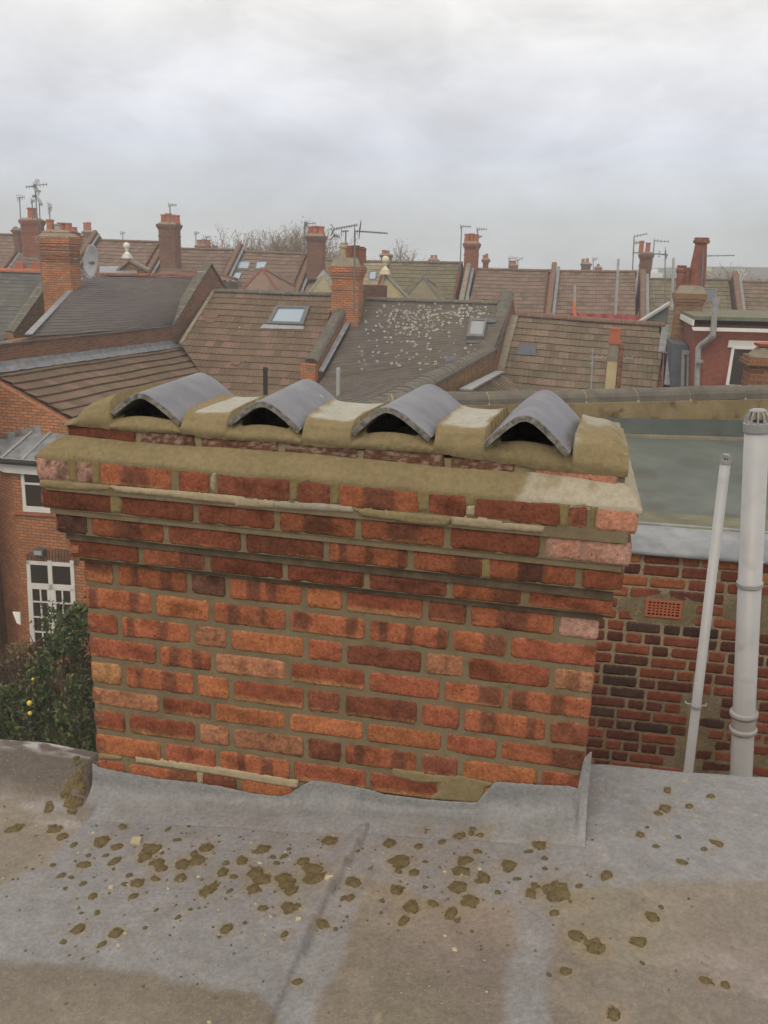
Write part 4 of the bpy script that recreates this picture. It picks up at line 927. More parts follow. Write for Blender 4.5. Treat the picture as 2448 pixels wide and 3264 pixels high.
# ---------------------------------------------------------------- far terrace (front street)
YB = 52.0; SB = Pl(U(840, 574, YB), NX)
def house_far(px, roofmat, wallpx, label, m=.72, eav=5.0, prof='tile', tilt=0):
    """px: ridge left, ridge right. eaves nearer and below"""
    A, B = SB.hit(*px[0]), SB.hit(*px[1]); root = empty('terraced_house', Vector(((A.x+B.x)/2, (A.y+B.y)/2, GROUND)), label, 'terraced house', None)
    t = (B.z-A.z)/max(.1, (B-A).dot(EX)); pl = rp(A, m, t); E_ = NX*eav-ZX*(m*eav)
    P = [A, B, B+E_, A+E_]; roof_sheet('roof', None, pl, roofmat, .32, .36, prof, root, pts3=P)
    bk = MB(); back = -NX*4.5-ZX*m*4.5; bk.prism([A, B, B+back, A+back], -ZX*.12); r2 = bk.build('roof', M[roofmat], root)
    A2, B2 = A+EX*.05, B-EX*.05; w_ = MB()
    pr = [A2-ZX*.15, A2+E_*.97-ZX*.15, Vector((0, 0, 0)), Vector((0, 0, 0)), A2+back*.97-ZX*.15]; pr[2] = Vector((pr[1].x, pr[1].y, GROUND)); pr[3] = Vector((pr[4].x, pr[4].y, GROUND)); w_.prism(pr, B2-A2); w_.build('wall', M['redb'], root)
    rd = coping('ridge_tiles', A, B, .22, .45, 'copebrown' if roofmat != 'greenroof' else 'cope', root, .05, th=.05)
    return root, pl, A, B
def party(root, pl, ptop, w=.28, L_=5.6, up=.24, mat='darkb', cop='copebrown', m=.72):
    A = SB.hit(*ptop); e = A+NX*L_-ZX*(m*L_); f = MB(); rail(f, A, e, w*.8, .9, up); f.build('parapet_wall', M[mat], root); coping('coping', A, e, w, .5, cop, root, up+.03, th=.045)
    e2 = A-NX*3-ZX*m*3; f = MB(); rail(f, A, e2, w*.8, .9, up); f.build('parapet_wall', M[mat], root)
    fl_ = MB(); rail(fl_, A+EX*(w*.55+.09), e+EX*(w*.55+.09), .16, .03, .07); fl_.build('lead_flashing', M['lead'], root)
FH = [((-60, 506), (62, 509), 'redroof', 'far terraced house at the far left edge behind the cluttered chimneys'),
      ((62, 509), (200, 512), 'redroof', 'far terraced house partly hidden by the satellite dish and dish chimney'),
      ((214, 520), (350, 524), 'redroof', 'far terraced house with plain reddish roof behind the white ball finial'),
      ((366, 538), (512, 541), 'redroof', 'far terraced house with broad reddish roof left of the three roof windows'),
      ((524, 545), (668, 550), 'redroof', 'far reddish roofed house with three small grey roof windows'),
      ((684, 563), (838, 567), 'stoneroof', 'far terraced house with pale stone coloured tiles and a hipped bay'),
      ((845, 567), (1000, 569), 'greenroof', 'far terraced house with greenish lichen covered roof'),
      ((1030, 583), (1192, 586), 'redroof', 'far terraced house with pink brown pantiles right of the tall chimney'),
      ((1204, 587), (1376, 588), 'redroof', 'far terraced house behind the red safety netting'),
      ((1400, 604), (1578, 606), 'greenroof', 'far terraced house with dull green roof behind the tallest chimney pot'),
      ((1592, 610), (1760, 613), 'brown2', 'last far terraced house at the right edge of the row')]
FR_ = []
for i, (a, b, rm, lb) in enumerate(FH): FR_.append(house_far((a, b), rm, None, lb, prof='tile', m=.70 if i < 7 else .62))
party(FR_[0][0], None, (64, 508)); party(FR_[1][0], None, (206, 508)); party(FR_[2][0], None, (358, 528)); party(FR_[3][0], None, (518, 536)); party(FR_[4][0], None, (674, 552)); party(FR_[6][0], None, (1014, 572), cop='cement'); party(FR_[7][0], None, (1197, 578), m=.62); party(FR_[8][0], None, (1388, 594), m=.62); party(FR_[9][0], None, (1587, 598), m=.62)
T3 = lambda x, w, y: (x, w, y)
stack_on(FR_[2][0], 345, 391, 485, 548, 51, 'brownb', [(353, 13, 463), (364, 13, 461), (375, 13, 464), (385, 12, 465), (369, 12, 466)], potmat='terra')
stack_on(FR_[4][0], 663, 703, 510, 572, 51, 'brownb', [(670, 13, 489), (682, 14, 488), (694, 14, 489)], potmat='terra')
stack_on(FR_[6][0], 1001, 1032, 526, 590, 51, 'redb', [(1008, 11, 505), (1018, 11, 504), (1028, 11, 506)], potmat='terra')
stack_on(FR_[7][0], 1042, 1054, 561, 592, 54, 'redb', [(1045, 6, 551), (1051, 6, 548)], neck=.2)
stack_on(FR_[8][0], 1377, 1403, 549, 610, 51, 'brownb', [(1384, 10, 520), (1398, 10, 524)], potmat='terra')
# cluttered group at the left
stack_on(FR_[0][0], 50, 96, 476, 520, 51, 'redb', [(71, 17, 449)], potmat='terra')
stack_on(FR_[0][0], 30, 46, 497, 515, 54, 'brownb', [(35, 8, 490)], neck=.2)
stack_on(FR_[1][0], 98, 170, 502, 530, 48, 'redb', [(108, 15, 474), (128, 20, 484, 0, 'pvcd'), (134, 17, 481), (152, 14, 482), (163, 15, 491), (148, 12, 490)], potmat='terra')
# roof windows in the reddish roof
r, pl, A, B = FR_[4]
skylight(r, pl, [(514, 565), (543, 565), (538, 583), (510, 582)], .06, .07); skylight(r, pl, [(554, 566), (580, 565), (572, 583), (550, 583)], .06, .07); skylight(r, pl, [(506, 589), (525, 588), (515, 611), (498, 611)], .06, .07)
r, pl, A, B = FR_[5]; skylight(r, pl, [(798, 587), (815, 586), (812, 606), (796, 606)], .06, .07)
r, pl, A, B = FR_[9]; skylight(r, pl, [(1510, 625), (1548, 625), (1548, 652), (1510, 654)], .06, .07, glass='bluepatch')
r, pl, A, B = FR_[1]; skylight(r, pl, [(118, 547), (135, 545), (132, 560), (115, 560)], .06, .07)
# hipped bay roofs in front of the slope
def hip(parent, apex, bl, br, Y, mat, ridge='terra_d', cap=False):
    a = U(*apex, Y); b, c = U(*bl, Y-2.2), U(*br, Y-2.2); d = a+(a-(b+c)/2); bk1 = b-NX*4.2+ZX*0; bk2 = c-NX*4.2; f = MB()
    base = [b, c, bk2, bk1]; f.add(base+[a], [(0, 1, 4), (1, 2, 4), (2, 3, 4), (3, 0, 4), (3, 2, 1, 0)]); f.prism([Vector((p.x, p.y, GROUND+.1)) for p in base], ZX*(min(b.z, c.z)-GROUND-.2))
    h = f.build('bay_roof', M[mat], parent)
    k = MB()
    for q in (b, c, bk1, bk2): k.tube([a, q], .09, 6)
    k.build('hip_tiles', M[ridge], h)
    if cap: z = MB(); z.lathe(a-ZX*.25, [(.42, 0), (.2, .25), (.03, .48)], 6); z.build('lead_cap', M['lead'], h)
def flathip(mat):
    return mat
hip(FR_[4][0], (566, 580), (510, 640), (612, 640), 49, 'redroof'); hip(FR_[5][0], (699, 592), (655, 650), (738, 650), 49, 'stoneroof', 'cement', True); hip(FR_[6][0], (914, 598), (858, 660), (962, 660), 49, 'greenroof', 'cope')
hip(FR_[3][0], (425, 584), (405, 606), (448, 606), 49, 'redroof')
# third row: only its chimneys clear the ridge
YC = 80
CROW = [(181, 205, 501, 518, [(185, 9, 481), (193, 9, 480)], 'darkb', 'chimney with two thin pots just left of the white ball finial'), (424, 455, 531, 550, [(430, 11, 518), (440, 11, 517), (450, 11, 518)], 'redb', 'low chimney with three red pots right of the five pot chimney'), (459, 470, 538, 550, [(464, 12, 530)], 'redb', 'short single pot chimney right of the low three pot chimney'), (618, 644, 540, 560, [(634, 6, 527), (626, 8, 534)], 'redb', 'low chimney against the bare tree'), (822, 846, 551, 572, [(829, 9, 540), (837, 9, 541)], 'darkb', 'dark chimney behind the cream ball finial'), (927, 946, 561, 575, [(933, 7, 551), (941, 7, 551)], 'redb', 'small two pot chimney above the green roof'), (1099, 1116, 573, 588, [(1104, 8, 563), (1111, 8, 563)], 'redb', 'small chimney right of the tall three pot chimney'), (1254, 1274, 570, 590, [(1259, 7, 559), (1268, 7, 558)], 'darkb', 'chimney left of the pair above the netting roof'), (1284, 1297, 578, 592, [(1292, 6, 570)], 'redb', 'single pot chimney right of the pair above the netting roof'), (1461, 1478, 585, 612, [(1466, 9, 573), (1474, 9, 575)], 'darkb', 'sooty chimney immediately left of the tallest pot')]
for (a, b, yt, yb, pots, mt, lb) in CROW:
    Y = YC if a < 1400 else 57
    c = U((a+b)/2, yb+14, Y); root = empty('distant_house', Vector((c.x, c.y, GROUND)), 'distant house roof with '+lb, 'house'); w_ = 2.6
    A, B = c-EX*w_, c+EX*w_; f = MB(); n1, n2 = NX*4-ZX*2.8, -NX*4-ZX*2.8; f.prism([A, A+n1, A+n2], B-A); f.build('roof', M['redroof'], root); f = MB(); f.box(Vector((c.x, c.y, GROUND)), w_*2-.2, 7.4, c.z-2.7-GROUND); f.build('wall', M['redb'], root)
    stack_on(root, a, b, yt, yb+6, Y, mt, pots, neck=.25, deep=1.4)
# ---------------------------------------------------------------- near terrace backs (about thirty metres away)
YA = 32.0; SA = Pl(U(791, 648, YA), NX)
def eaves_house(name_label, root_px): 
    c = SA.hit(*root_px); return empty('terraced_house', Vector((c.x, c.y, GROUND)), name_label, 'terraced house')
def backslope(root, A, B, mat, m=.75, run=4.6):
    f = MB(); bk = -NX*run-ZX*m*run; f.prism([A, B, B+bk, A+bk], -ZX*.1); f.build('roof', M[mat], root)
    w_ = MB(); p = [A-ZX*.2, A+bk*.96-ZX*.2]; p += [Vector((p[1].x, p[1].y, GROUND)), Vector((A.x, A.y, GROUND))]; w_.prism(p, (B-A)); w_.build('wall', M['warm'], root)
# house 1: slate roof at the far left
h1 = eaves_house('terraced house at the left edge with lichen spotted grey slate roof', (40, 588)); p1 = rp(SA.hit(95, 590), .75)
P = [p1.hit(-90, 585), p1.hit(95, 590), p1.hit(118, 622), p1.hit(2, 742), p1.hit(-90, 760)]
roof_sheet('roof', None, p1, 'slate', .28, .22, 'plain', h1, .012, pts3=P); body('wall', P, .25, 'yellow', h1); backslope(h1, P[0], P[1], 'slate')
rc = coping('ridge_tiles', p1.hit(-90, 583), p1.hit(95, 589), .26, .42, 'terra', h1, .06, th=.06)
for x in (45, 82): m_ = MB(); q = p1.hit(x, 586); m_.box(q+ZX*.06, .34, .2, .26); m_.build('ridge_vent', M['terra'], h1)
# house 2: dark slates, dish and big chimney
h2 = eaves_house('terraced house with smooth dark purple grey roof behind the satellite dish chimney', (300, 598)); p2_ = rp(SA.hit(300, 598), .75)
W1 = vN(p2_.hit(373, 705))
Rl, Rr = p2_.hit(165, 596), p2_.hit(430, 600); br_ = W1.hit(373, 705); bl_ = W1.hit(62, 729); bl0 = W1.hit(0, 744)
q1 = p2_.hit(176, 617)
def ruled(name, A, B, Cc, D, mat, parent, nu=34, nv=24, step=.012, uvs=(.28, .22)):
    """slated surface spanned between top edge A-B and bottom edge D-C"""
    m_ = MB(); V = []; F = []
    for j in range(nv):
        for e in (0, 1):
            for i in range(nu+1):
                t = i/nu; a = A.lerp(B, t); d = D.lerp(Cc, t); V.append(a.lerp(d, (j+e)/nv)+ZX*(step*e+.01*math.sin(i*.6)))
        for i in range(nu): b = j*2*(nu+1)+i; F.append((b, b+nu+1, b+nu+2, b+1))
        if j: 
            for i in range(nu): b = j*2*(nu+1)+i; F.append((b-nu-1, b, b+1, b-nu))
    m_.add(V, F); o = m_.build(name, M[mat], parent, uv=False); me = o.data; uvl = me.uv_layers.new(name='UVMap'); Lu = (B-A).length; Lv = (D-A).length; off = wloc(parent)
    for p in me.polygons:
        for li in p.loop_indices:
            vi = me.loops[li].vertex_index; j, i = divmod(vi, nu+1); uvl.data[li].uv = (i/nu*Lu/uvs[0]+((j//2) % 2)*.5, (j//2)+.01+(.98 if j % 2 else 0))
    return o
ruled('roof', p2_.hit(183, 597), p2_.hit(430, 600), br_, W1.hit(62, 729), 'darkroof', h2, uvs=(.3, .25))
backslope(h2, p2_.hit(120, 595), p2_.hit(452, 600), 'darkroof')
coping('ridge_tiles', p2_.hit(205, 595), p2_.hit(430, 598), .2, .45, 'terra_d', h2, .05, th=.05)
# brick flank wall of the rear wing with slate coping
m_ = MB(); m_.prism([W1.hit(-160, 776), bl0, W1.hit(62, 731), br_, W1.hit(386, 702), W1.hit(392, 748)], -EX*.3); wl = [Vector((p.x, p.y, GROUND)) for p in (W1.hit(392, 748), W1.hit(-160, 776))]
m_ = MB(); top = [W1.hit(-160, 782), bl0, W1.hit(62, 731), br_, W1.hit(392, 700)]; far = W1.hit(392, 748)
m_.prism(top+[Vector((top[-1].x, top[-1].y, GROUND)), Vector((top[0].x, top[0].y, GROUND))], -EX*.3); m_.build('wall', M['warm'], h2)
coping('coping', W1.hit(-160, 782)-EX*.12, bl0-EX*.12, .34, .4, 'cope', h2, .02, False, .03); coping('coping', bl0-EX*.12, br_-EX*.12, .34, .4, 'cope', h2, .02, False, .03)
# gable parapet right of the dark roof
WG = Pl(p2_.hit(440, 600), EX); Gp = SA.hit(455, 571); gl = W1.hit(373, 705)
m_ = MB(); g0 = [Gp, gl+ZX*.05, Vector((gl.x, gl.y, GROUND)), Vector((Gp.x, Gp.y, GROUND))]; 
def wallbetween(mb, tops, th=.3, side=-EX, zb=GROUND):
    n = len(tops); b = [Vector((p.x, p.y, zb)) for p in tops]; d = side*th
    V = tops+b+[p+d for p in tops]+[p+d for p in b]; F = []
    for i in range(n-1): F += [(i, i+1, n+i+1, n+i), (2*n+i+1, 2*n+i, 3*n+i, 3*n+i+1), (i+1, i, 2*n+i, 2*n+i+1)]
    F += [(0, n, 3*n, 2*n), (n-1, 2*n+n-1, 3*n+n-1, 2*n-1)]; mb.add(V, F)
fwd = Gp-NX*2.9-ZX*1.9
wallbetween(m_, [fwd, Gp, gl]); m_.build('parapet_wall', M['warm'], h2)
coping('coping', Gp-EX*.15, gl-EX*.15, .42, .45, 'cope', h2, .03, False, .04); coping('coping', fwd-EX*.15, Gp-EX*.15, .42, .45, 'cope', h2, .03, False, .04)
# party wall between houses 1 and 2
a, b = SA.hit(120, 612), p1.hit(14, 738)+EX*.3; m_ = MB(); a2 = p1.hit(122, 618)
wallbetween(m_, [a2+ZX*.45, b+ZX*.3], .3, -EX); m_.build('parapet_wall', M['yellow'], h2); coping('coping', a2+ZX*.45-EX*.15, b+ZX*.3-EX*.15, .4, .45, 'cope', h2, .06, False, .06)
m_ = MB(); rail(m_, p2_.hit(178, 605)+EX*.0, W1.hit(62, 729), .18, .03, .09); m_.build('lead_flashing', M['lead'], h2)
ch = stack_on(h2, 97, 176, 512, 645, 31.2, 'orange', [(108, 4, 499)], dep=.62, oversail=3, neck=.42, deep=1.2); 
m_ = MB(); c = U(136, 645, 31.2); w = (U(176, 645, 31.2)-U(97, 645, 31.2)).length
w /= (math.cos(PHI+.35)+.62*math.sin(PHI+.35))
for k, e in ((.62, .035), (.74, .06)): m_.box(Vector((c.x, c.y, U(136, 512, 31.2).z-k)), w+2*e, w*.62+2*e, .08)
m_.build('string_course', M['warm'], ch)
for (px, py) in ((222, 618), (333, 629)):
    q = p2_.hit(px, py); m_ = MB(); m_.hexa([q-EX*.25, q+EX*.2, q+EX*.2+NX*.25-ZX*.18, q-EX*.25+NX*.25-ZX*.18, q-EX*.15+ZX*.12, q+EX*.15+ZX*.12, q+EX*.15+NX*.25-ZX*.02, q-EX*.15+NX*.25-ZX*.02]); m_.build('roof_vent', M['frame'], h2)
# front gable with ball finial behind the dark roof
def finial(parent, px, pyt, pyb, Y, mat):
    t, b = U(px, pyt, Y), U(px, pyb, Y); H = t.z-b.z; m_ = MB(); r = H*.22
    m_.box(b, H*.52, H*.52, H*.10); m_.box(b+ZX*H*.10, H*.42, H*.42, H*.16)
    pr = [(r*.95, H*.26), (r*.6, H*.34), (r*.35, H*.44), (r*.3, H*.50), (r*.62, H*.53), (r*.62, H*.56)]+[(r*.93*math.sin(a), H*.775-H*.215*math.cos(a)) for a in np.linspace(.5, PI-.02, 12)]
    m_.lathe(b, pr, 18); return m_.build('ball_finial', M[mat], parent, smooth=False)
f1 = finial(h2, 275, 523, 558, 35, 'white')
def gable(parent, apex, rx, Y, wallm, copm, lx=None, back=3.5):
    a = U(*apex, Y); r = U(*rx, Y-0); l = U(*(lx or (apex[0]-(rx[0]-apex[0]), rx[1])), Y); m_ = MB(); m_.prism([a, r, Vector((r.x, r.y, GROUND)), Vector((l.x, l.y, GROUND)), l], -NX*.35); gw = m_.build('front_gable', M[wallm], parent)
    k = MB(); 
    for q in (r, l): rail(k, a+NX*.0-NX*.17, q-NX*.17, .5, .10, .06)
    k.build('coping', M[copm], gw)
gable(h2, (277, 562), (318, 585), 35, 'warm', 'cement', (250, 586))
m_ = MB(); a = U(215, 592, 34); b_2 = U(296, 590, 34); c_ = U(296, 575, 36.5); d_ = U(215, 575, 36.5); m_.prism([a, b_2, c_, d_], -ZX*.1); m_.build('lead_flat', M['lead'], h2)
# house 3: brown tiles with the blue-glazed roof window
h3 = eaves_house('terraced house with brown ribbed tile roof and one wide blue glazed roof window', (600, 634)); p3_ = rp(SA.hit(600, 636), .72, -.0)
P = [p3_.hit(464, 631), p3_.hit(742, 640), p3_.hit(742, 676), p3_.hit(668, 815), p3_.hit(640, 900), p3_.hit(500, 900), p3_.hit(391, 745)]
roof_sheet('roof', None, p3_, 'brown', .30, .335, 'tile', h3, .03, pts3=P); body('wall', P, .4, 'warm', h3); backslope(h3, P[0], P[1], 'brown')
coping('ridge_tiles', p3_.hit(464, 630), p3_.hit(716, 639), .26, .45, 'cope', h3, .05, th=.06)
skylight(h3, p3_, [(596, 666), (670, 667), (656, 706), (577, 703)], .12, .12, apron=[(570, 703), (657, 707), (656, 714), (562, 712)])
m_ = MB(); rail(m_, p3_.hit(462, 631), p3_.hit(391, 744), .14, .06, .08); m_.build('mortar_verge', M['cement'], h3)
for (x0, y0, x1, y1) in [(440, 678, 470, 688), (444, 692, 462, 699), (498, 782, 518, 790), (533, 822, 545, 830)]:
    m_ = MB(); plate(m_, p3_, [(x0+3, y0), (x1+3, y0+1), (x1, y1+1), (x0, y1)], .045, .055); m_.build('replaced_tiles', M['copebrown'], h3)
# party wall 3/4 with half-round coping, and its big chimney
a, b = p3_.hit(741, 682), p3_.hit(671, 808); m_ = MB(); wallbetween(m_, [a+ZX*.35+EX*.2, b+ZX*.3+EX*.2], .36); m_.build('parapet_wall', M['orange'], h3)
coping('coping', a+EX*.02, b+EX*.02, .46, .62, 'cope', h3, .42, True, .10)
m_ = MB(); q = b+EX*.02; m_.box(q+NX*.25-ZX*1, .5, .3, 1.35); m_.build('brick_kneeler', M['orange'], h3)
m_ = MB(); rail(m_, a+EX*.35, b+EX*.35, .20, .03, .12); m_.build('lead_flashing', M['lead'], h3)
ch = stack_on(h3, 716, 783, 575, 685, 31.2, 'orange', [(743, 16, 524, 1, 'buff'), (758, 14, 531), (768, 17, 530), (780, 15, 533), (754, 14, 534), (788, 10, 536)], dep=.7, oversail=3, neck=.40, deep=1.6, flaunch=.28, potmat='terra_d')
m_ = MB(); q = U(771, 700, 31.2); rail(m_, U(762, 706, 31.0), U(787, 704, 31.0), .3, .06, .05); m_.build('lead_flashing', M['lead_d'], h3)
# house 4: dark roof spotted with lichen
h4 = eaves_house('terraced house with dark roof speckled by white lichen rings and a small roof window', (940, 650)); p4_ = rp(SA.hit(940, 652), .74, -.0)
W2 = vN(p4_.hit(1072, 765))
ruled('roof', p4_.hit(790, 648), p4_.hit(1103, 658), W2.hit(1062, 765), p4_.hit(696, 818), 'felt', h4, nu=40, nv=24, uvs=(.3, .25))
b1 = p4_.hit(696, 818); b2 = W2.hit(1062, 765); ruled('roof', b1, b2, W2.hit(905, 858), U(640, 900, 25.0), 'felt', h4, nu=40, nv=14, uvs=(.3, .25))
backslope(h4, p4_.hit(790, 648), p4_.hit(1103, 658), 'felt'); P = [p4_.hit(790, 650), p4_.hit(1103, 660), W2.hit(1062, 767), W2.hit(905, 860), U(640, 905, 25.0), b1]; body('wall', P, .5, 'warm', h4)
coping('ridge_tiles', p4_.hit(791, 647), p4_.hit(1100, 657), .24, .45, 'cope', h4, .04, th=.05)
from mathutils.bvhtree import BVHTree
bpy.context.view_layer.update(); _V = []; _F = []
for c_ in h4.children:
    if c_.name.startswith('roof') and c_.data.materials[0] == M['felt']:
        b_0 = len(_V); o_0 = wloc(c_); _V += [v.co+o_0 for v in c_.data.vertices]; _F += [tuple(i+b_0 for i in p.vertices) for p in c_.data.polygons]
bvh4 = BVHTree.FromPolygons(_V, _F)
_q = [bvh4.ray_cast(Vector((0, 0, 0)), ray(x*K, y*K).normalized())[0] for x, y in ((1016, 693), (1053, 694), (1008, 731))]; _n = (_q[1]-_q[0]).cross(_q[2]-_q[0]).normalized(); _n = _n if _n.z > 0 else -_n; p4s = Pl(_q[0]+_n*.03, _n)
skylight(h4, p4s, [(1016, 693), (1053, 694), (1045, 733), (1008, 731)], .10, .10, glass='dish')
m_ = MB(); plate(m_, p4s, [(1019, 688), (1057, 690), (1058, 694), (1015, 692)], .02, .03)
for x0, y0, w, h in [(1050, 690, 20, 8), (960, 770, 22, 18), (920, 790, 20, 16), (1005, 738, 30, 4)]: plate(m_, p4s, [(x0+4, y0), (x0+w+4, y0+1), (x0+w, y0+h), (x0, y0+h)], .025, .032)
m_.build('slate_patch', M['bluepatch'], h4)
# lichen rosettes: flat pale rings growing on the slates
rl = random.Random(11); li = MB()
def rosette(px, py, pl=p4_):
    hit_ = bvh4.ray_cast(Vector((0, 0, 0)), ray(px*K, py*K).normalized())[0]
    if hit_ is None: return
    c = hit_+pl.n*.02; r = rl.uniform(.022, .050); k = 9; rin = r*rl.uniform(.35, .7); u, v = pl.u, pl.v; V = []
    for i in range(k):
        a = 2*PI*i/k; q = r*rl.uniform(.82, 1.15); V.append(c+u*q*math.cos(a)+v*q*math.sin(a))
    for i in range(k): a = 2*PI*i/k; V.append(c+u*rin*math.cos(a)+v*rin*math.sin(a)+pl.n*.004)
    V += [p-pl.n*.05 for p in V[:k]]
    li.add(V, [(i, (i+1) % k, k+(i+1) % k, k+i) for i in range(k)]+[(i, 2*k+i, 2*k+(i+1) % k, (i+1) % k) for i in range(k)])
for i in range(360):
    t = rl.random()
    if t < .45: x, y = rl.gauss(915, 55), rl.gauss(690, 22)
    elif t < .62: x, y = rl.gauss(1010, 30), rl.gauss(675, 9)
    else: x, y = rl.uniform(770, 1050), rl.uniform(662, 800)
    if y < 655 or x > 1085-(y-660)*.55 or x < 800-(y-650)*.60 or (1000 < x < 1060 and 688 < y < 738): continue
    rosette(x, y)
o = li.build('lichen', M['lichen'], h4, uv=False); tag(o, kind='stuff')
# stepped party wall 4/5: down the slope, then out along the rear wing
t0 = SA.hit(1106, 632); t1 = SA.hit(1104, 648)+NX*.6-ZX*.1; k1 = W2.hit(1074, 752); k2 = W2.hit(948, 824)
m_ = MB(); wallbetween(m_, [SA.hit(1110, 636)-NX*2-ZX*.9, SA.hit(1108, 640), k1], .32); m_.build('parapet_wall', M['warm'], h4); m_ = MB(); wallbetween(m_, [k1-NX*.1, k2, W2.hit(800, 905)], .32); m_.build('parapet_wall', M['yellow'], h4)
coping('coping', SA.hit(1106, 634)-EX*.16, k1-EX*.16, .46, .5, 'cope', h4, .05, True, .08); coping('coping', k1-EX*.16, W2.hit(800, 905)-EX*.16, .46, .5, 'cope', h4, .05, True, .08)
# cream front gable with finial behind house 4
f2 = finial(h4, 832, 552, 593, 35, 'cream'); gable(h4, (830, 592), (885, 648), 35, 'render', 'lead_d', (812, 648)); m_ = MB(); m_.box(U(810, 648, 33.6)-ZX*.6, .8, .5, U(810, 616, 33.6).z-U(810, 648, 33.6).z+.6); m_.build('parapet_wall', M['darkb'], h4)
# house 5: brown tiles right of it
h5 = eaves_house('terraced house with worn brown tile roof and a small square blue slate patch', (1280, 692)); S5 = Pl(U(1280, 692, 30.5), NX); a5, b5 = S5.hit(1113, 682), S5.hit(1440, 706); p5_ = rp(a5, .72, (b5.z-a5.z)/((b5-a5).dot(EX)))
P = [a5, b5, p5_.hit(1430, 765), p5_.hit(1446, 900), p5_.hit(1180, 900), p5_.hit(1078, 808)]
roof_sheet('roof', None, p5_, 'brown2', .30, .335, 'tile', h5, .03, pts3=P); body('wall', P, .4, 'warm', h5); backslope(h5, a5, b5, 'brown2')
coping('ridge_tiles', a5, S5.hit(1436, 705), .28, .45, 'copebrown', h5, .06, th=.07)
m_ = MB(); rail(m_, p5_.hit(1111, 688), p5_.hit(1079, 807), .26, .05, .12); m_.build('cement_verge', M['cement'], h5)
m_ = MB(); rail(m_, p5_.hit(1437, 708), p5_.hit(1429, 765), .22, .04, .10); rail(m_, p5_.hit(1429, 765), p5_.hit(1447, 768), .22, .04, .10); rail(m_, p5_.hit(1448, 770), p5_.hit(1442, 836), .22, .04, .10); m_.build('lead_flashing', M['lead'], h5)
m_ = MB(); plate(m_, p5_, [(1120, 747), (1158, 748), (1156, 771), (1116, 768)], .05, .065); m_.build('slate_patch', M['bluepatch'], h5)
# lean-to slope of its rear wing
pw = vN(U(1079, 812, 27.0)); A_ = pw.hit(1079, 808); B_ = pw.hit(1005, 850)
ruled('lean_to_roof', A_, U(1128, 838, 26.8), U(1075, 880, 22.5), B_, 'brown2', h5, 12, 12, .03, (.3, .33)); m_ = MB(); rail(m_, A_, B_, .25, .04, .1); m_.build('lead_flashing', M['lead_d'], h5)
# chimney between houses 5 and 6 with the tall tapering pot
ch = stack_on(h5, 1446, 1504, 633, 760, 29.3, 'yellow', [(1502, 23, 513, 2, 'terra_d'), (1468, 17, 573, 1, 'terra_d'), (1481, 12, 578, 0, 'terra_d')], dep=.8, oversail=3, neck=.35, deep=1.5, flaunch=.25)
m_ = MB(); a = U(1377, 695, 33); b = U(1446, 652, 33); rail(m_, a, b, .3, .10, .0); m_.build('white_verge', M['pvc'], h5); m_ = MB(); m_.prism([a-ZX*.1, b-ZX*.1, Vector((b.x, b.y, a.z-.6)), a-ZX*.6], -NX*.3); m_.build('front_gable', M['flatroof'], h5)
# house 6: tile-hung dormer
h6 = empty('terraced_house', U(1590, 760, 27)*1.0, 'terraced house with red tile hung dormer and white framed glass door', 'terraced house'); h6.location.z = GROUND
D6 = vE(U(1500, 830, 26.0)); m_ = MB(); P = [D6.hit(1502, 700), D6.hit(1800, 708), D6.hit(1800, 900), D6.hit(1495, 900)]; m_.prism(P, -NX*4.5); m_.build('wall', M['redhang'], h6)
m_ = MB(); q = [D6.hit(1494, 700)+NX*.35, D6.hit(1800, 708)+NX*.35]; q += [q[1]-NX*5, q[0]-NX*5]; m_.prism([p+ZX*.14 for p in q], ZX*.10); m_.build('dormer_roof', M['mossy'], h6)
m_ = MB(); plate(m_, Pl(q[0], NX), [(1494, 706), (1800, 714), (1800, 722), (1497, 714)], 0, .03); rail(m_, q[0]+ZX*.14, q[0]-NX*4+ZX*.14, .05, .16); m_.build('fascia', M['white'], h6)
m_ = MB(); plate(m_, D6, [(1574, 735), (1800, 740), (1800, 752), (1571, 750)], .0, .06); m_.build('white_panel', M['white'], h6)
m_ = MB(); D6b = Pl(D6.p+NX*.0, NX)
for r_ in [[(1580, 750), (1586, 750), (1573, 835), (1566, 835)], [(1580, 749), (1800, 756), (1800, 760), (1580, 753)], [(1567, 830), (1630, 833), (1630, 838), (1566, 835)], [(1626, 754), (1632, 754), (1632, 836), (1626, 836)]]: plate(m_, D6, r_, .02, .09)
m_.build('door_frame', M['white'], h6); m_ = MB(); plate(m_, D6, [(1586, 753), (1627, 754), (1627, 832), (1573, 831)], .02, .035); m_.build('door_glass', M['glass'], h6)
m_ = MB(); a = D6.hit(1541, 655)+NX*.45; b = D6.hit(1535, 724)+NX*.45; m_.tube([a, b], .085, 10); m_.tube([a-ZX*.02, a+ZX*.16], .105, 10); m_.tube([b, D6.hit(1512, 745)+NX*.15, D6.hit(1507, 752)+NX*.12, D6.hit(1502, 900)+NX*.12], .085, 10)
for y in (724, 778): m_.tube([D6.hit(1535-(y-724)*.5, y)+NX*.3+ZX*.04, D6.hit(1535-(y-724)*.5, y)+NX*.3-ZX*.04], .11, 10)
m_.build('drainpipe', M['pvcd'], h6)
m_ = MB(); a = p5_.hit(1450, 775); 
c6 = vE(U(1470, 800, 27.4)); plate(m_, c6, [(1452, 742), (1486, 745), (1486, 900), (1446, 900)], -2.5, 0); m_.build('slate_cheek', M['bluepatch'], h6)
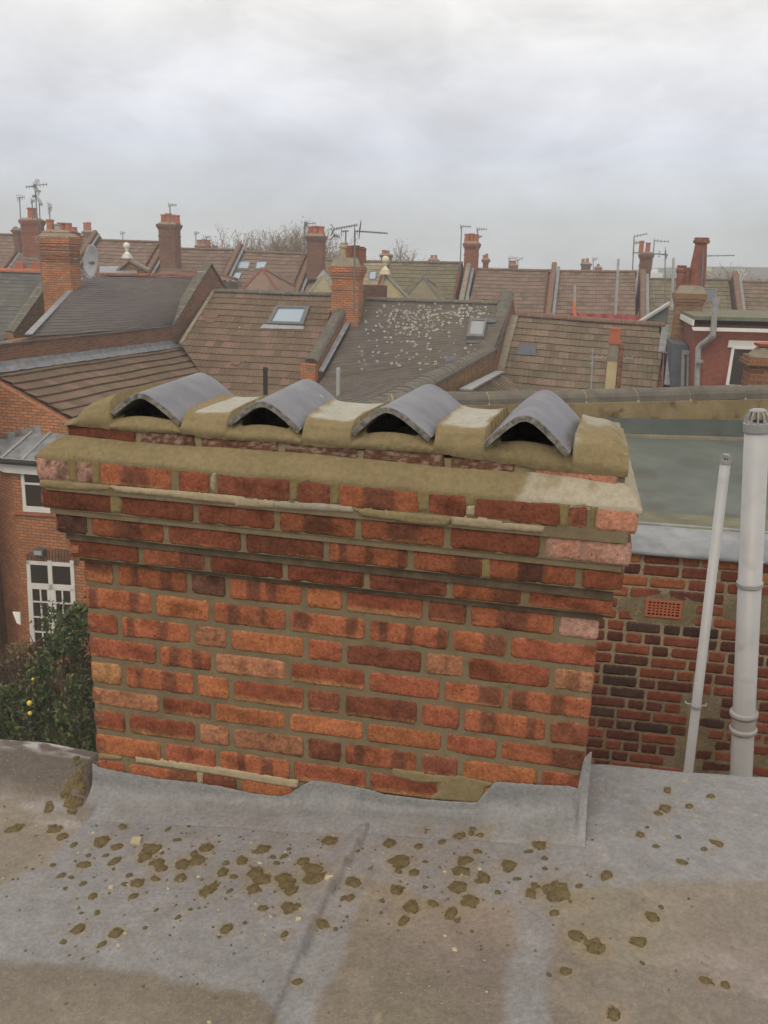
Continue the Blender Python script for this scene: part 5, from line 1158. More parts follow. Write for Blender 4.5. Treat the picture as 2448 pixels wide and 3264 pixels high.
m_ = MB(); plate(m_, c6, [(1473, 757), (1491, 757), (1491, 765), (1473, 765)], 0, .2); m_.tube([c6.hit(1476, 765)+NX*.1, c6.hit(1472, 900)+NX*.1], .06, 8); m_.tube([c6.hit(1486, 765)+NX*.1, c6.hit(1484, 900)+NX*.1], .05, 8); m_.build('waste_pipe', M['pvcd'], h6)
# netting, board and scaffold poles beyond house 5
for x0, y0, x1, y1, lb in [(1336, 559, 1327, 700, 'tall bare scaffold pole rising behind the red netting'), (1242, 615, 1239, 690, 'shorter scaffold pole at the left end of the red netting'), (1455, 557, 1451, 640, 'scaffold pole just left of the sooty chimney pots')]:
    m_ = MB(); m_.tube([U(x0, y0, 36), U(x1, y1+30, 36)], .05, 8); tag(m_.build('scaffold_pole', M['alu'], uv=False), lb, 'scaffold pole', 'scaffold poles')
m_ = MB(); nn2 = 40; V = []
for i in range(nn2+1):
    x = 1232+152*i/nn2; a = U(x, 675+.045*(x-1232)+1.0*math.sin(i*1.3), 35.6+.1*math.sin(i*.9)); b = U(x, 700+.045*(x-1232), 35.6+.1*math.sin(i*.7)); V += [a, b, b-NX*.03, a-NX*.03]
F = []
for i in range(nn2):
    for k in range(4): F.append((i*4+k, (i+1)*4+k, (i+1)*4+(k+1) % 4, i*4+(k+1) % 4))
m_.add(V, F); tag(m_.build('safety_netting', M['netting'], uv=False), 'red safety netting stretched along the scaffold behind the ridge', 'safety netting')
m_ = MB(); q = [U(1237, 650, 35.5), U(1241, 650, 35.5), U(1247, 690, 35.5), U(1240, 690, 35.5)]; m_.prism(q, -NX*.06); tag(m_.build('plastic_board', M['orangeboard'], uv=False), 'narrow orange plastic board leaning by the shorter scaffold pole', 'board')
# ---------------------------------------------------------------- rear wing with tiled lean-to, bay and garden door (left)
h7 = empty('rear_wing', U(100, 1200, 21), 'orange brick rear wing with grey lead bay roof, sash window and white garden doors', 'house wing'); h7.location.z = GROUND
far = W1.hit(390, 747); near0 = W1.hit(0, 800); near = far+(near0-far)*1.0
sl = (near0.z-far.z)/((near0-far).dot(NX)); 
nl_ = far+NX*((U(2, 856, 20.6)-far).dot(NX))+ZX*0; 
# plane through far, near0 and the low gable corner
GW = vE(U(60, 880, 20.9)); g1, g2 = GW.hit(-6, 853), GW.hit(145, 905)
n_ = (near0-far).cross(g2-far); pb = Pl(far, n_ if n_.z > 0 else -n_); v_ = (EX-pb.n*EX.dot(pb.n)).normalized(); pb.u = (near0-far).normalized(); pb.v = (v_-pb.u*v_.dot(pb.u)).normalized()
if pb.v.z > 0: pb.v = -pb.v
G3 = g1+(g2-g1)*3.2
Rb = [pb.hit(391, 746), pb.hit(450, 800), pb.hit(560, 900), pb.hit(330, 985), pb.hit(145, 905), pb.hit(-6, 853), pb.hit(-160, 795), pb.hit(-160, 790)]
dv_ = pb.n.cross(NX).normalized(); dv_ = dv_ if dv_.dot(EX) > 0 else -dv_
tl_ = far+(near0-far)*((g2-far).dot(NX)/(near0-far).dot(NX))
Rb = [pb.hit(391, 746), pb.hit(452, 803), pb.hit(620, 930), g2+dv_*4.5, g2, tl_]
roof_sheet('roof', None, pb, 'brown', .30, .34, 'tile', h7, .05, pts3=Rb, rib=.008) 
P = list(Rb); body('wall', P, .12, 'orange', h7)
m_ = MB(); k = 46; V = []; F = []
for i in range(k+1):
    p = Rb[0].lerp(tl_, i/k); w = .20+.015*math.sin(i*2.1); V += [p+EX*.02+ZX*(.22+.008*math.sin(i*1.3)), p+EX*.05+ZX*(.10+.008*math.sin(i*1.9)), p+pb.v*w+pb.n*.065+ZX*(.008*(i % 2))]
for i in range(k): F += [(i*3, i*3+1, i*3+4, i*3+3), (i*3+1, i*3+2, i*3+5, i*3+4)]
m_.add(V, F); m_.build('lead_flashing', M['lead'], h7)
m_ = MB(); a, b = Rb[0], Rb[1]; rail(m_, a, b, .22, .05, .14); m_.build('valley_lead', M['lead'], h7)
# main rear wall (taller than the roof edge on the left) and the canted bay
def box_on(pl, px, o0, o1, name, mat, parent):
    m_ = MB(); plate(m_, pl, px, o0, o1); return m_.build(name, M[mat], parent)
BY = vE(GW.p+NX*.75)
m_ = MB(); P = [tl_-EX*.3-ZX*.08, tl_-ZX*.08, g2-ZX*.08, g2+dv_*4.5-ZX*.08]; P = [p+NX*.03 for p in P]; wallbetween(m_, P, .3, -NX); m_.build('wall', M['orange'], h7)
# bay body with canted cheek
def gz(p, z): return Vector((p.x, p.y, z))
a0 = GW.hit(-30, 990); a1 = BY.hit(22, 990); a2 = BY.hit(300, 1000); a3 = GW.hit(330, 1000); zt_ = BY.hit(30, 990).z; m_ = MB()
m_.prism([gz(a0, GROUND), gz(a1, GROUND), gz(a2, GROUND), gz(a3, GROUND)], ZX*(zt_-GROUND)); m_.build('bay_wall', M['orange'], h7)
e = .22; b0, b1_, b2_ = gz(a0, zt_)-EX*e+NX*.05, gz(a1, zt_)+NX*e-EX*.1, gz(a2, zt_)+NX*e; t0_ = GW.hit(0, 946); t1_ = GW.hit(70, 934); t2_ = GW.hit(330, 940)
m_ = MB(); m_.add([b0, b1_, b2_, t2_, t1_, t0_, gz(a3, zt_)], [(0, 1, 4, 5), (1, 2, 3, 4), (2, 6, 3), (0, 5, 4, 3, 6, 2, 1)]); lr = m_.build('bay_roof', M['lead'], h7)
m_ = MB()
for t in (0, .32, .66, 1.0): p = b1_.lerp(b2_, t*.5); q = t1_.lerp(t2_, t*.5); m_.tube([p+ZX*.03, q+ZX*.03], .035, 6)
m_.tube([b0+ZX*.03, t0_+ZX*.03], .03, 6); m_.tube([b1_+ZX*.03, b2_+ZX*.03], .02, 6); m_.build('lead_roll', M['lead_d'], lr)
m_ = MB(); m_.tube([b0-ZX*.02, b1_+NX*.05-ZX*.02, b2_+NX*.05-ZX*.02], .065, 8); m_.build('gutter', M['black'], h7)
m_ = MB(); rail(m_, b0+NX*-.1, b1_-NX*.10, .06, .26, -.06); rail(m_, b1_-NX*.10, b2_-NX*.10, .06, .26, -.06); m_.build('fascia', M['white'], h7)
m_ = MB()      # stepped lead flashing where the bay roof meets the wall
for i in range(6): q = GW.hit(12+i*14, 944-i*3); m_.box(q+NX*.02-ZX*.30, .19, .02, .40)
m_.build('stepped_flashing', M['lead_d'], h7)
def sash(parent, pl, x0, y0, x1, y1, sk=0.03, panes=(), fw=4, name='window', out=.03, rec=-.08):
    fr = MB()
    def Q(a, b, c, d): return [(a+sk*(b-y0)*1.0, b), (c+sk*(b-y0), b+.06*(c-a)), (c+sk*(d-y0), d+.06*(c-a)), (a+sk*(d-y0), d)]
    P = [(x0, y0, x1, y0+fw), (x0, y1-fw, x1, y1), (x0, y0, x0+fw, y1), (x1-fw, y0, x1, y1)]
    for p in P: plate(fr, pl, Q(*p), .0, out)
    for p in panes: plate(fr, pl, Q(*p), .0, out+.012)
    f = fr.build(name, M['white'], parent); g_ = MB(); plate(g_, pl, Q(x0+2, y0+2, x1-2, y1-2), .002, .012); g_.build('pane', M['glass'], f); return f
sash(h7, BY, 44, 996, 128, 1104, .075, [(44, 1041, 128, 1045), (44, 1092, 128, 1104)], 7, 'sash_window')
box_on(BY, [(27, 1104), (140, 1110), (141, 1116), (28, 1110)], .0, .06, 'window_sill', 'terra', h7)
# soldier arch, garden doors
m_ = MB()
for i in range(18):
    x = 58+i*6.3; h = 1186+18*((i-8.5)/9)**2*.6; dx = (i-8.5)*.35; plate(m_, BY, [(x+dx, h), (x+5.3+dx, h+.4), (x+5.3-dx*.3, h+26), (x-dx*.3, h+26)], .0, .02)
m_.build('brick_arch', M['warm'], h7)
dl = sash(h7, BY, 58, 1210, 160, 1400, .055, [(58, 1258, 160, 1270), (104, 1210, 113, 1400)]+[(67, y, 104, y+2.5) for y in (1297, 1330, 1362)]+[(113, y, 152, y+2.5) for y in (1300, 1333, 1365)]+[(84, 1270, 87, 1400), (131, 1270, 134, 1400), (58, 1270, 68, 1400), (100, 1270, 104, 1400), (113, 1270, 118, 1400), (150, 1270, 160, 1400), (58, 1390, 160, 1400)], 8, 'garden_door')
m_ = MB(); q = BY.hit(91, 1196); m_.box(q+NX*.08, .26, .16, .15); lf = m_.build('door_lamp', M['frame'], h7); m_ = MB(); m_.box(q+NX*.17+ZX*.02, .2, .02, .10); m_.build('lamp_glass', M['pvc'], lf)
m_ = MB(); m_.tube([GW.hit(14, 985)+NX*.15, gz(GW.hit(14, 985)+NX*.15, GROUND)], .05, 8); m_.build('drainpipe', M['darkb'], h7)
m_ = MB(); q = U(30, 1350, 19.5); m_.prism([U(27, 1322, 19.5), U(43, 1323, 19.5), U(44, 1350, 19.4), U(36, 1346, 19.4)], NX*-.04); tag(m_.build('white_panel', M['white'], uv=False), 'small folded white panel standing by the wing wall', 'panel')
fe = empty('garden_fence', U(-40, 1400, 17.8), 'dark slatted garden fence at the left edge', 'fence'); fp = vN(U(10, 1390, 18)); 
for i in range(7):
    m_ = MB(); q = gz(U(8, 1400, 18)+NX*(i*.5-1.2)-EX*.2*0, GROUND); m_.box(q, .05, .46, 1.3+.05*math.sin(i*3)); m_.build('fence_board', M['bark'], fe)
# ---------------------------------------------------------------- planting in the garden
def leaves(mb, pts, size, rr, cols, flat=.5):
    for p in pts:
        s = size*rr.uniform(.6, 1.3); d = Vector((rr.gauss(0, 1), rr.gauss(0, 1), rr.gauss(0, .7)+.3)).normalized(); a = d.cross(Vector((rr.gauss(0, 1), rr.gauss(0, 1), rr.gauss(0, 1)))).normalized(); b = d.cross(a)
        mb.add([p-a*s, p+b*s*.42+d*s*.1, p+a*s, p-b*s*.42+d*s*.1], [(0, 1, 2, 3)], rr.choice(cols))
GR = [np.array(c) for c in [(.045, .085, .022), (.06, .10, .028), (.035, .065, .02), (.08, .12, .03), (.10, .12, .035), (.03, .055, .018), (.17, .16, .045), (.05, .09, .025), (.06, .05, .03)]]
def shrub(label, c, rx, ry, h, n, size, seed, cols=GR, name='shrub', cat='shrub'):
    rr = random.Random(seed); root = empty(name, Vector((c.x, c.y, GROUND)), label, cat); st = MB(); pts = []
    cz = c.z
    for i in range(26):
        a = rr.uniform(0, 2*PI); q = rr.uniform(.2, .95); t = Vector((c.x+rx*q*math.cos(a), c.y+ry*q*math.sin(a), cz-h*rr.uniform(.0, .5))); m0 = Vector((c.x+rx*.2*math.cos(a), c.y+ry*.2*math.sin(a), GROUND)); md = m0.lerp(t, .5)+Vector((rr.uniform(-.2, .2), rr.uniform(-.2, .2), .2)); st.tube([m0, md, t], [.03, .02, .006], 5)
        for k in range(5): p = md.lerp(t, rr.random()); e = p+Vector((rr.gauss(0, .25), rr.gauss(0, .25), rr.gauss(.1, .2))); st.tube([p, e], [.007, .003], 4)
    st.build('stem', M['bark'], root, uv=False); lv = MB()
    clumps = [(rr.uniform(0, 2*PI), rr.random()**.5, rr.random(), rr.uniform(.16, .34)) for _ in range(90)]
    while len(pts) < n:
        a, q, t, sz = rr.choice(clumps); zz = cz-h*t; wtop = min(1, (t*3.2+.18)**.6)
        p = Vector((c.x+rx*q*wtop*math.cos(a), c.y+ry*q*wtop*math.sin(a), zz))+Vector((rr.gauss(0, sz*.5), rr.gauss(0, sz*.5), rr.gauss(0, sz*.45))); 
        if p.z < GROUND+.05: continue
        pts.append(p)
    leaves(lv, pts, size, rr, cols); lv.build('foliage', M['leaf'], root, uv=False); return root
shrub('tall dense evergreen shrub growing close against the left side of the stack', U(165, 1318, 14.6), 1.05, .9, 4.2, 17000, .05, 3)
shrub('low spreading shrub bearing yellow fruit at the lower left', U(30, 1508, 14.2), 1.0, .8, 1.9, 6500, .055, 4)
shrub('sparse brownish shrub in front of the wing wall at the left edge', U(38, 1400, 17.5), .9, .8, 1.7, 1500, .05, 9, [np.array(c) for c in [(.14, .12, .05), (.20, .13, .06), (.09, .09, .035), (.22, .17, .08)]])
for (x, y, r_, lb) in [(64, 1519, .045, 'larger round yellow fruit on the low shrub'), (65, 1541, .035, 'smaller yellow fruit hanging below the larger one'), (71, 1467, .022, 'tiny yellow fruit highest on the low shrub')]:
    m_ = MB(); c = U(x, y, 13.35); m_.lathe(c, [(r_*math.sin(a), -r_*1.1*math.cos(a)) for a in np.linspace(.05, PI-.05, 9)], 12); tag(m_.build('yellow_fruit', M['lemon'], smooth=True, uv=False), lb, 'fruit')
# bare trees on the skyline
def bare_tree(label, px, ybase, ytop, Y, spread, seed, depth=6, leaf=0, name='bare_tree'):
    rr = random.Random(seed); b = U(px, ybase, Y); t = U(px, ytop, Y); root = empty(name, Vector((b.x, b.y, GROUND)), label, 'tree'); H = t.z-GROUND; tr = MB(); cr = MB(); fork = Vector((b.x, b.y, GROUND+H*.32)); tr.tube([Vector((b.x, b.y, GROUND)), fork], [.32, .22], 8)
    ends = []
    def grow(p, d, L_, r, k):
        q = p+d*L_; mid = p.lerp(q, .5)+Vector((rr.gauss(0, .05), rr.gauss(0, .05), rr.gauss(0, .03)))*L_; (tr if k <= 1 else cr).tube([p, mid, q], [r, r*.85, r*.68], 5 if k < 3 else 3, cap=False)
        if k >= depth: ends.append(q); return
        for _ in range(3 if k < 5 else 2):
            nd = (d+Vector((rr.gauss(0, spread), rr.gauss(0, spread), rr.gauss(.10, spread*.6)))).normalized(); grow(q, nd, L_*rr.uniform(.66, .86), max(r*.62, .012), k+1)
    for _ in range(4): grow(fork, Vector((rr.gauss(0, .45), rr.gauss(0, .45), 1)).normalized(), H*.20, .16, 0)
    tr.build('trunk', M['bark'], root, uv=False)
    if leaf:
        lv = MB(); leaves(lv, [e+Vector((rr.gauss(0, .15), rr.gauss(0, .15), rr.gauss(0, .15))) for e in ends for _ in range(leaf)], .07, rr, [np.array((.28, .20, .12)), np.array((.22, .18, .10))]); lv.build('foliage', M['leaf'], root, uv=False)
    cr.build('crown', M['twig'], root, uv=False); return root
bare_tree('wide bare winter tree on the skyline between two chimneys', 572, 560, 508, 66, .42, 12, 6, 1)
bare_tree('smaller bare tree merging into the right side of the wide one', 632, 560, 513, 68, .40, 22, 6, 1)
bare_tree('low bare tree just left of the wide one', 520, 560, 517, 66, .42, 32, 5, 1)
bare_tree('bare bush top showing right of the three pot chimney', 708, 575, 540, 66, .42, 42, 5, 1); bare_tree('bare bush top behind the dark finial chimney', 866, 580, 547, 66, .42, 52, 5, 1)
bare_tree('bare tree right of the tallest chimney pot', 1556, 615, 579, 70, .42, 62, 5, 1); bare_tree('dark bush at the far right skyline', 1636, 620, 600, 90, .42, 72, 5, 3)
# ---------------------------------------------------------------- aerials and dish
AG = 'aerials on the far chimneys'
aerial(89, 587, 398, 30.5, 'tallest aerial leaning beside the big left chimney with grid reflectors', [(72, 401, 102, 398, 'log', .12), (75, 402, 57, 404, 'grid', .2), (78, 424, 71, 424, 'grid', .2)], x1=75, r=.019)
aerial(44, 480, 426, 50, 'thin aerial at the far left left of the tallest one', [(37, 428, 53, 426, 'log', .2)], x1=42, r=.03)
aerial(69, 455, 434, 50, 'short aerial on the leftmost red pot', [(67, 434, 75, 434, 'log', .15)], r=.03)
aerial(85, 470, 440, 50, 'short aerial right of the leftmost red pot', [(84, 440, 92, 442, 'log', .15)], r=.03)
aerial(107, 480, 448, 49, 'stubby aerial above the cluttered left chimneys', [(104, 450, 112, 448, 'log', .3)], r=.03)
aerial(367, 470, 443, 50, 'aerial on the five pot chimney', [(364, 443, 381, 443, 'log', .12)], r=.03)
aerial(423, 540, 503, 60, 'aerial standing left of the low three pot chimney', [(420, 504, 430, 503, 'log', .15)], r=.03)
aerial(265, 525, 503, 75, 'faint aerial left of the five pot chimney', [(260, 504, 270, 503, 'log', .2)], r=.035)
aerial(446, 530, 511, 79, 'tiny aerial on the low three pot chimney', [(440, 512, 456, 511, 'log', .2)], r=.035)
aerial(658, 520, 483, 50, 'aerial left of the chimney by the bare tree', [(657, 484, 682, 482, 'log', .14), (658, 488, 664, 483, 'log', .2)], r=.03)
aerial(747, 560, 497, 31.3, 'aerial with curled grid reflector and long boom behind the big middle chimney', [(722, 495, 771, 486, 'grid', .2), (722, 508, 733, 512, 'grid', .2), (738, 500, 752, 499, 'yagi', .15)], r=.025)
aerial(765, 640, 499, 30.3, 'aerial with long horizontal boom on the big middle chimney', [(766, 499, 836, 504, 'yagi', .16), (776, 505, 780, 480, 'log', .18)], x1=766.5, r=.028)
aerial(995, 560, 489, 50, 'tall thin aerial left of the three pot chimney with level pots', [(995, 489, 1018, 490, 'log', .12)], x1=997, r=.03)
aerial(1032, 515, 495, 50, 'short aerial on the three pot chimney with level pots', [(1030, 495, 1052, 495, 'log', .12), (1032, 514, 1041, 510, 'log', .12)], r=.03)
aerial(1100, 575, 557, 79, 'aerial left over the small chimney', [(1099, 558, 1116, 557, 'log', .2)], r=.035); aerial(1119, 580, 561, 79, 'aerial right over the small chimney', [(1114, 562, 1130, 558, 'log', .2)], r=.035)
aerial(1282, 582, 560, 79, 'aerial between the two small chimneys above the netting', [(1280, 561, 1290, 559, 'log', .2)], r=.035)
aerial(1368, 575, 510, 50, 'tall aerial left of the two pot chimney with crossed booms', [(1370, 511, 1398, 505, 'log', .12), (1369, 525, 1382, 524, 'log', .14), (1368, 546, 1438, 550, 'yagi', .2)], x1=1370, r=.032)
aerial(1409, 560, 520, 50, 'aerial right of the two pot chimney', [(1413, 520, 1445, 522, 'log', .12)], x1=1414, r=.03)
aerial(1439, 650, 545, 45, 'aerial on a long mast beside the two pot chimney', [(1437, 541, 1440, 557, 'log', .18), (1424, 549, 1442, 551, 'yagi', .2)], x1=1437, r=.028)
aerial(1516, 665, 540, 29, 'aerial with a very long boom beside the tallest chimney pot', [(1518, 553, 1587, 552, 'log', .04)], x1=1520, r=.022)
aerial(1280, 845, 773, 16, 'pale aerial in front of the brown roof beside the rendered flue', [(1279, 772, 1366, 774, 'yagi', .11)], r=.013, mat='alu')
ds = empty('satellite_dish', U(195, 565, 29.9), 'large grey satellite dish mounted on the big left chimney', 'satellite dish'); m_ = MB(); R_ = .56; nrm = Vector((-.72, -.69, .12)).normalized(); uu = nrm.cross(ZX).normalized(); vv = uu.cross(nrm); V = []; F = []; cc = U(195, 565, 29.9)
for j in range(8):
    for i in range(32): a = 2*PI*i/32; q = R_*j/7; V.append(cc+uu*q*math.cos(a)*.93+vv*q*math.sin(a)-nrm*(.16*(1-(j/7)**2)))
for j in range(7):
    for i in range(32): F.append((j*32+i, j*32+(i+1) % 32, (j+1)*32+(i+1) % 32, (j+1)*32+i))
n0_ = len(V); V += [v-nrm*.015 for v in V]; F += [tuple(n0_+i for i in f[::-1]) for f in F[:]]; F += [(7*32+i, 7*32+(i+1) % 32, n0_+7*32+(i+1) % 32, n0_+7*32+i) for i in range(32)]
m_.add(V, F); m_.build('dish', M['dish'], ds, smooth=True, uv=False); m_ = MB(); m_.tube([cc-nrm*.1, U(178, 570, 30.6)], .03, 6); m_.tube([cc-vv*.5, cc+nrm*.5], .012, 5); m_.tube([cc+nrm*.45, cc+nrm*.56], .03, 8); m_.build('bracket', M['steel'], ds, uv=False)
cg = MB(); cg.lathe(U(202, 599, 30), [(.02, 0), (.06, .02), (.06, .09), (.02, .11)], 8); tag(cg.build('alarm_light', M['white'], uv=False), 'tiny white fitting on the ridge just right of the dish', 'fitting')
# ---------------------------------------------------------------- nearer flues and vents between the rows
def vent(x0, y0, x1, y1, w, Y, mat, label, name='vent_pipe', capr=1.35):
    t, b = U(x0, y0, Y), U(x1, y1, Y); r = w/2/(FOC/K)*t.length; root = empty(name, b, label, 'vent pipe'); m_ = MB(); m_.tube([b-ZX*1.5, t], r, 12); m_.build('pipe', M[mat], root, uv=False); m_ = MB(); m_.lathe(t-ZX*r*.8, [(r*capr, 0), (r*capr, r*.8), (r*1.0, r*1.0), (r*.9, r*1.4)], 12); m_.build('cap', M[mat], root, uv=False)
vent(573, 796, 573, 850, 10, 24.6, 'black', 'thin black iron vent pipe rising between the first two ridge tiles', capr=1.15)
vent(731, 797, 731, 860, 9, 24.6, 'pvc', 'slim white vent pipe rising behind the second ridge tile', capr=1.1)
vent(872, 826, 872, 850, 11, 23.6, 'pvc', 'short white vent left of its twin behind the third tile'); vent(884, 822, 884, 845, 12, 23.9, 'pvc', 'short white vent right of its twin and slightly taller')
# low lead and tile roofs glimpsed behind the ridge tiles
lo = empty('outhouse_roof', U(760, 870, 16), 'low dark slate lean to roof seen between the second and third ridge tiles', 'outhouse'); lo.location.z = GROUND
m_ = MB(); P = [U(690, 862, 25.5), U(900, 850, 25.5), U(1000, 905, 23), U(620, 905, 23)]; body('wall', P, .05, 'darkb', lo); m_.prism(P, -ZX*.08); m_.build('roof', M['felt'], lo); m_ = MB(); q = U(772, 858, 15.6); m_.hexa([U(754, 868, 24.4), U(790, 868, 24.4), U(800, 858, 25.3), U(765, 858, 25.3), U(758, 862, 24.4), U(790, 861, 24.4), U(797, 853, 25.3), U(768, 853, 25.3)]); m_.build('roof_lantern', M['lead_d'], lo)
lo2 = empty('outhouse_roof', U(550, 850, 15), 'low tiled lean to roof behind the black vent pipe', 'outhouse'); lo2.location.z = GROUND; P = [U(505, 868, 25), U(560, 845, 25.8), U(640, 838, 25.8), U(700, 905, 23), U(480, 905, 23)]; body('wall', P, .05, 'orange', lo2); m_ = MB(); m_.prism(P, -ZX*.08); m_.build('roof', M['brown'], lo2)
# narrow rendered flue with orange pot, and the chimney at the right edge
fl = empty('rendered_flue', U(1318, 840, 16), 'narrow cream rendered flue with orange square pot on top', 'chimney'); fl.location.z = GROUND
a, b = U(1307, 835, 16), U(1329, 835, 16); w = (b-a).length; c = (a+b)/2; zt_ = U(1318, 742, 16).z; m_ = MB(); m_.hexa([gz(c, GROUND)+EX*(sx*w*.62)+NX*(sy*w*.6) for sx, sy in ((-1, -1), (1, -1), (1, 1), (-1, 1))]+[gz(c, zt_)+EX*(sx*w*.46)+NX*(sy*w*.45) for sx, sy in ((-1, -1), (1, -1), (1, 1), (-1, 1))]); m_.build('shaft', M['render'], fl)
m_ = MB(); zb_ = U(1318, 780, 16).z; m_.box(gz(c, zb_), w*.96, w*.96, zt_-zb_); m_.build('brick_neck', M['cement'], fl); m_ = MB(); m_.box(gz(c, zt_), w*1.25, w*1.2, .05); m_.box(gz(c, zt_+.05), w*.95, w*.95, U(1318, 713, 16).z-zt_-.05); m_.box(gz(c, U(1318, 713, 16).z), w*1.02, w*1.02, .04); m_.build('chimney_pot', M['terra'], fl)
m_ = MB(); m_.hexa([gz(c, GROUND)+EX*(w*.64+dx)+NX*(dy) for dx, dy in ((0, -.15), (.1, -.15), (.1, .15), (0, .15))]+[gz(c, U(1318, 700, 16).z*0+zt_)+EX*(w*.5+dx)+NX*(dy) for dx, dy in ((0, -.15), (.08, -.15), (.08, .15), (0, .15))]); m_.build('brick_edge', M['warm'], fl)
rc_ = empty('chimney_stack', U(1640, 830, 13), 'stubby brick stack with a fluted orange pot at the right edge', 'chimney'); rc_.location.z = GROUND
a, b = U(1612, 830, 13), U(1720, 830, 13); w = (b-a).length; c = (a+b)/2; m_ = MB(); zt_ = U(1640, 787, 13).z; m_.box(gz(c, GROUND), w, w*.8, zt_-GROUND); m_.box(gz(c, zt_), w+.12, w*.8+.12, .07); m_.box(gz(c, zt_+.07), w+.06, w*.8+.06, .05); m_.build('brickwork', M['warm'], rc_)
m_ = MB(); W2_ = w*.9; m_.hexa([gz(c, zt_+.12)+EX*(sx*W2_/2)+NX*(sy*w*.38) for sx, sy in ((-1, -1), (1, -1), (1, 1), (-1, 1))]+[gz(c, zt_+.25)+EX*(sx*W2_*.35)+NX*(sy*w*.25) for sx, sy in ((-1, -1), (1, -1), (1, 1), (-1, 1))]); m_.build('cement_cap', M['cement'], rc_)
m_ = MB(); q = gz(U(1668, 760, 13), zt_+.2); q = gz(c, zt_+.2); k = 40; V = []; F = []; hh = U(1640, 741, 13).z-zt_-.2
for j, (rr_, h) in enumerate([(.19, 0), (.19, hh*.5), (.26, hh*.62), (.28, hh), (.2, hh), (.18, hh*.6)]):
    for i in range(k): a = 2*PI*i/k; x = rr_*(1.0+(.05 if (i % 4 < 2 and j in (2, 3)) else 0)); V.append(q+EX*x*1.1*math.cos(a)+NX*x*math.sin(a)+ZX*h)
for j in range(5):
    for i in range(k): F.append((j*k+i, j*k+(i+1) % k, (j+1)*k+(i+1) % k, (j+1)*k+i))
m_.add(V, F); m_.build('chimney_pot', M['terra'], rc_)
# ================================================================== the neighbour's dormer on the right
nb = empty('neighbour_dormer', U(1500, 1400, 5), 'neighbouring flat roofed dormer of red brick with an air brick and lead edge', 'dormer'); 
Yf = 5.0; la, lb_ = U(1372, 1188, Yf+.03), U(1659, 1211, Yf-.08); hd = (lb_-la).normalized(); hn = Vector((hd.x, hd.y, 0)).normalized(); nF_ = Vector((hn.y, -hn.x, 0)).normalized(); FW = Pl(la, nF_)
# front brick wall, brick by brick where it shows
zl = la.z; s_l, s_r = -1.3, 2.6; slope = hd.z/math.hypot(hd.x, hd.y)
wm = MB(); wj = MB(); Wp = lambda s, n, z: la+hn*s+nF_*n+ZX*(z+slope*s)
def wallcol(ty, x, y, sd_, sp):
    q = fn(x*3+sd_, y*2, sd_*1.7); q2 = fn(x*10+sd_, y*5, sd_*.7+9)
    c = {'r': np.array((.20, .066, .040)), 'o': np.array((.30, .11, .055)), 'k': np.array((.070, .042, .034)), 'd': np.array((.115, .045, .032)), 'y': np.array((.36, .17, .06))}[ty]*(1+.3*q+.12*q2)
    e = min(x*3, (1-x)*3, y, 1-y); t = sst(.12-e, 0, .1)*sst(q2, -.1, .3)*.3; return np.clip(c*(1-t)+np.array((.30, .24, .16))*t, .008, 1)
airs = FW.hit(1433, 1315); as_ = (airs-la).dot(hn); az = airs.z-la.z-slope*as_
rr = random.Random(21); row = 0; z = -.012
while z > -2.1:
    off = [0, .1125, .06, .17][row % 4]; x = s_l-off; first = True
    while x < s_r:
        w = .215 if (row % 2 == 0 or rr.random() < .55) else .103; w = w if rr.random() > .25 else .103; a, b = x+.005, x+w
        x += w+.010; zc = z-.034; xc = (a+b)/2
        dx_ = xc-as_; dz_ = zc-az
        patch = (dx_/.24)**2+(dz_/.085)**2 < 1+.5*fn(xc*6, zc*6, 5) or (((xc-as_-.62)/.24)**2+((zc-az-.02)/.12)**2 < 1+.6*fn(xc*6, zc*6, 8)) or (((xc-as_-.28)/.05)**2+((zc-az+1.0)/.5)**2 < 1+.5*fn(xc*6, zc*6, 8)) or (((xc-as_-.62)/.2)**2+((zc-az+1.15)/.30)**2 < 1 and rr.random() < .75)
        if patch and rr.random() < .93: continue
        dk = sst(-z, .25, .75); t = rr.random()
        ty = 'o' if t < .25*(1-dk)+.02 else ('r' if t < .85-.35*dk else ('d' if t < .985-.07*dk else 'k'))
        if z > -.30 and rr.random() < .14: ty = 'y'
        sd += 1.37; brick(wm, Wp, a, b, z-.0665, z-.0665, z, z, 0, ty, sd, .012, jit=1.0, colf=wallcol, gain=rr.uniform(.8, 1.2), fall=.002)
    z -= .0665+.0085; row += 1
wo = wm.build('brickwork', M['brick'], nb, smooth=True, uv=False)
V = []; F = []; nx = 190; nz_ = 110
CLM = []
for j in range(nz_+1):
    for i in range(nx+1):
        s = s_l-.1+(s_r-s_l+.2)*i/nx; zz = -2.15*j/nz_; dx_ = s-as_; dz_ = zz-az
        pf = max(sst(1.25-((dx_/.27)**2+(dz_/.10)**2), -.1, .3), sst(1.25-(((s-as_-.62)/.27)**2+((zz-az-.02)/.14)**2), -.1, .3), sst(1.3-(((s-as_-.28)/.06)**2+((zz-az+1.0)/.5)**2), -.1, .3), .8*sst(1.3-(((s-as_-.62)/.22)**2+((zz-az+1.15)/.32)**2), -.1, .3))
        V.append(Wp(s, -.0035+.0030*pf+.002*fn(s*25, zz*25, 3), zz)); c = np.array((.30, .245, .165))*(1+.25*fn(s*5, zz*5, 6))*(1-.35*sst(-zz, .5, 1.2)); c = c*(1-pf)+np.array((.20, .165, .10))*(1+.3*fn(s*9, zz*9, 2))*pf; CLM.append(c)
for j in range(nz_):
    for i in range(nx): k = j*(nx+1)+i; F.append((k, k+nx+1, k+nx+2, k+1))
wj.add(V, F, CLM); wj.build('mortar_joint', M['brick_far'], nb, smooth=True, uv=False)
m_ = MB(); 
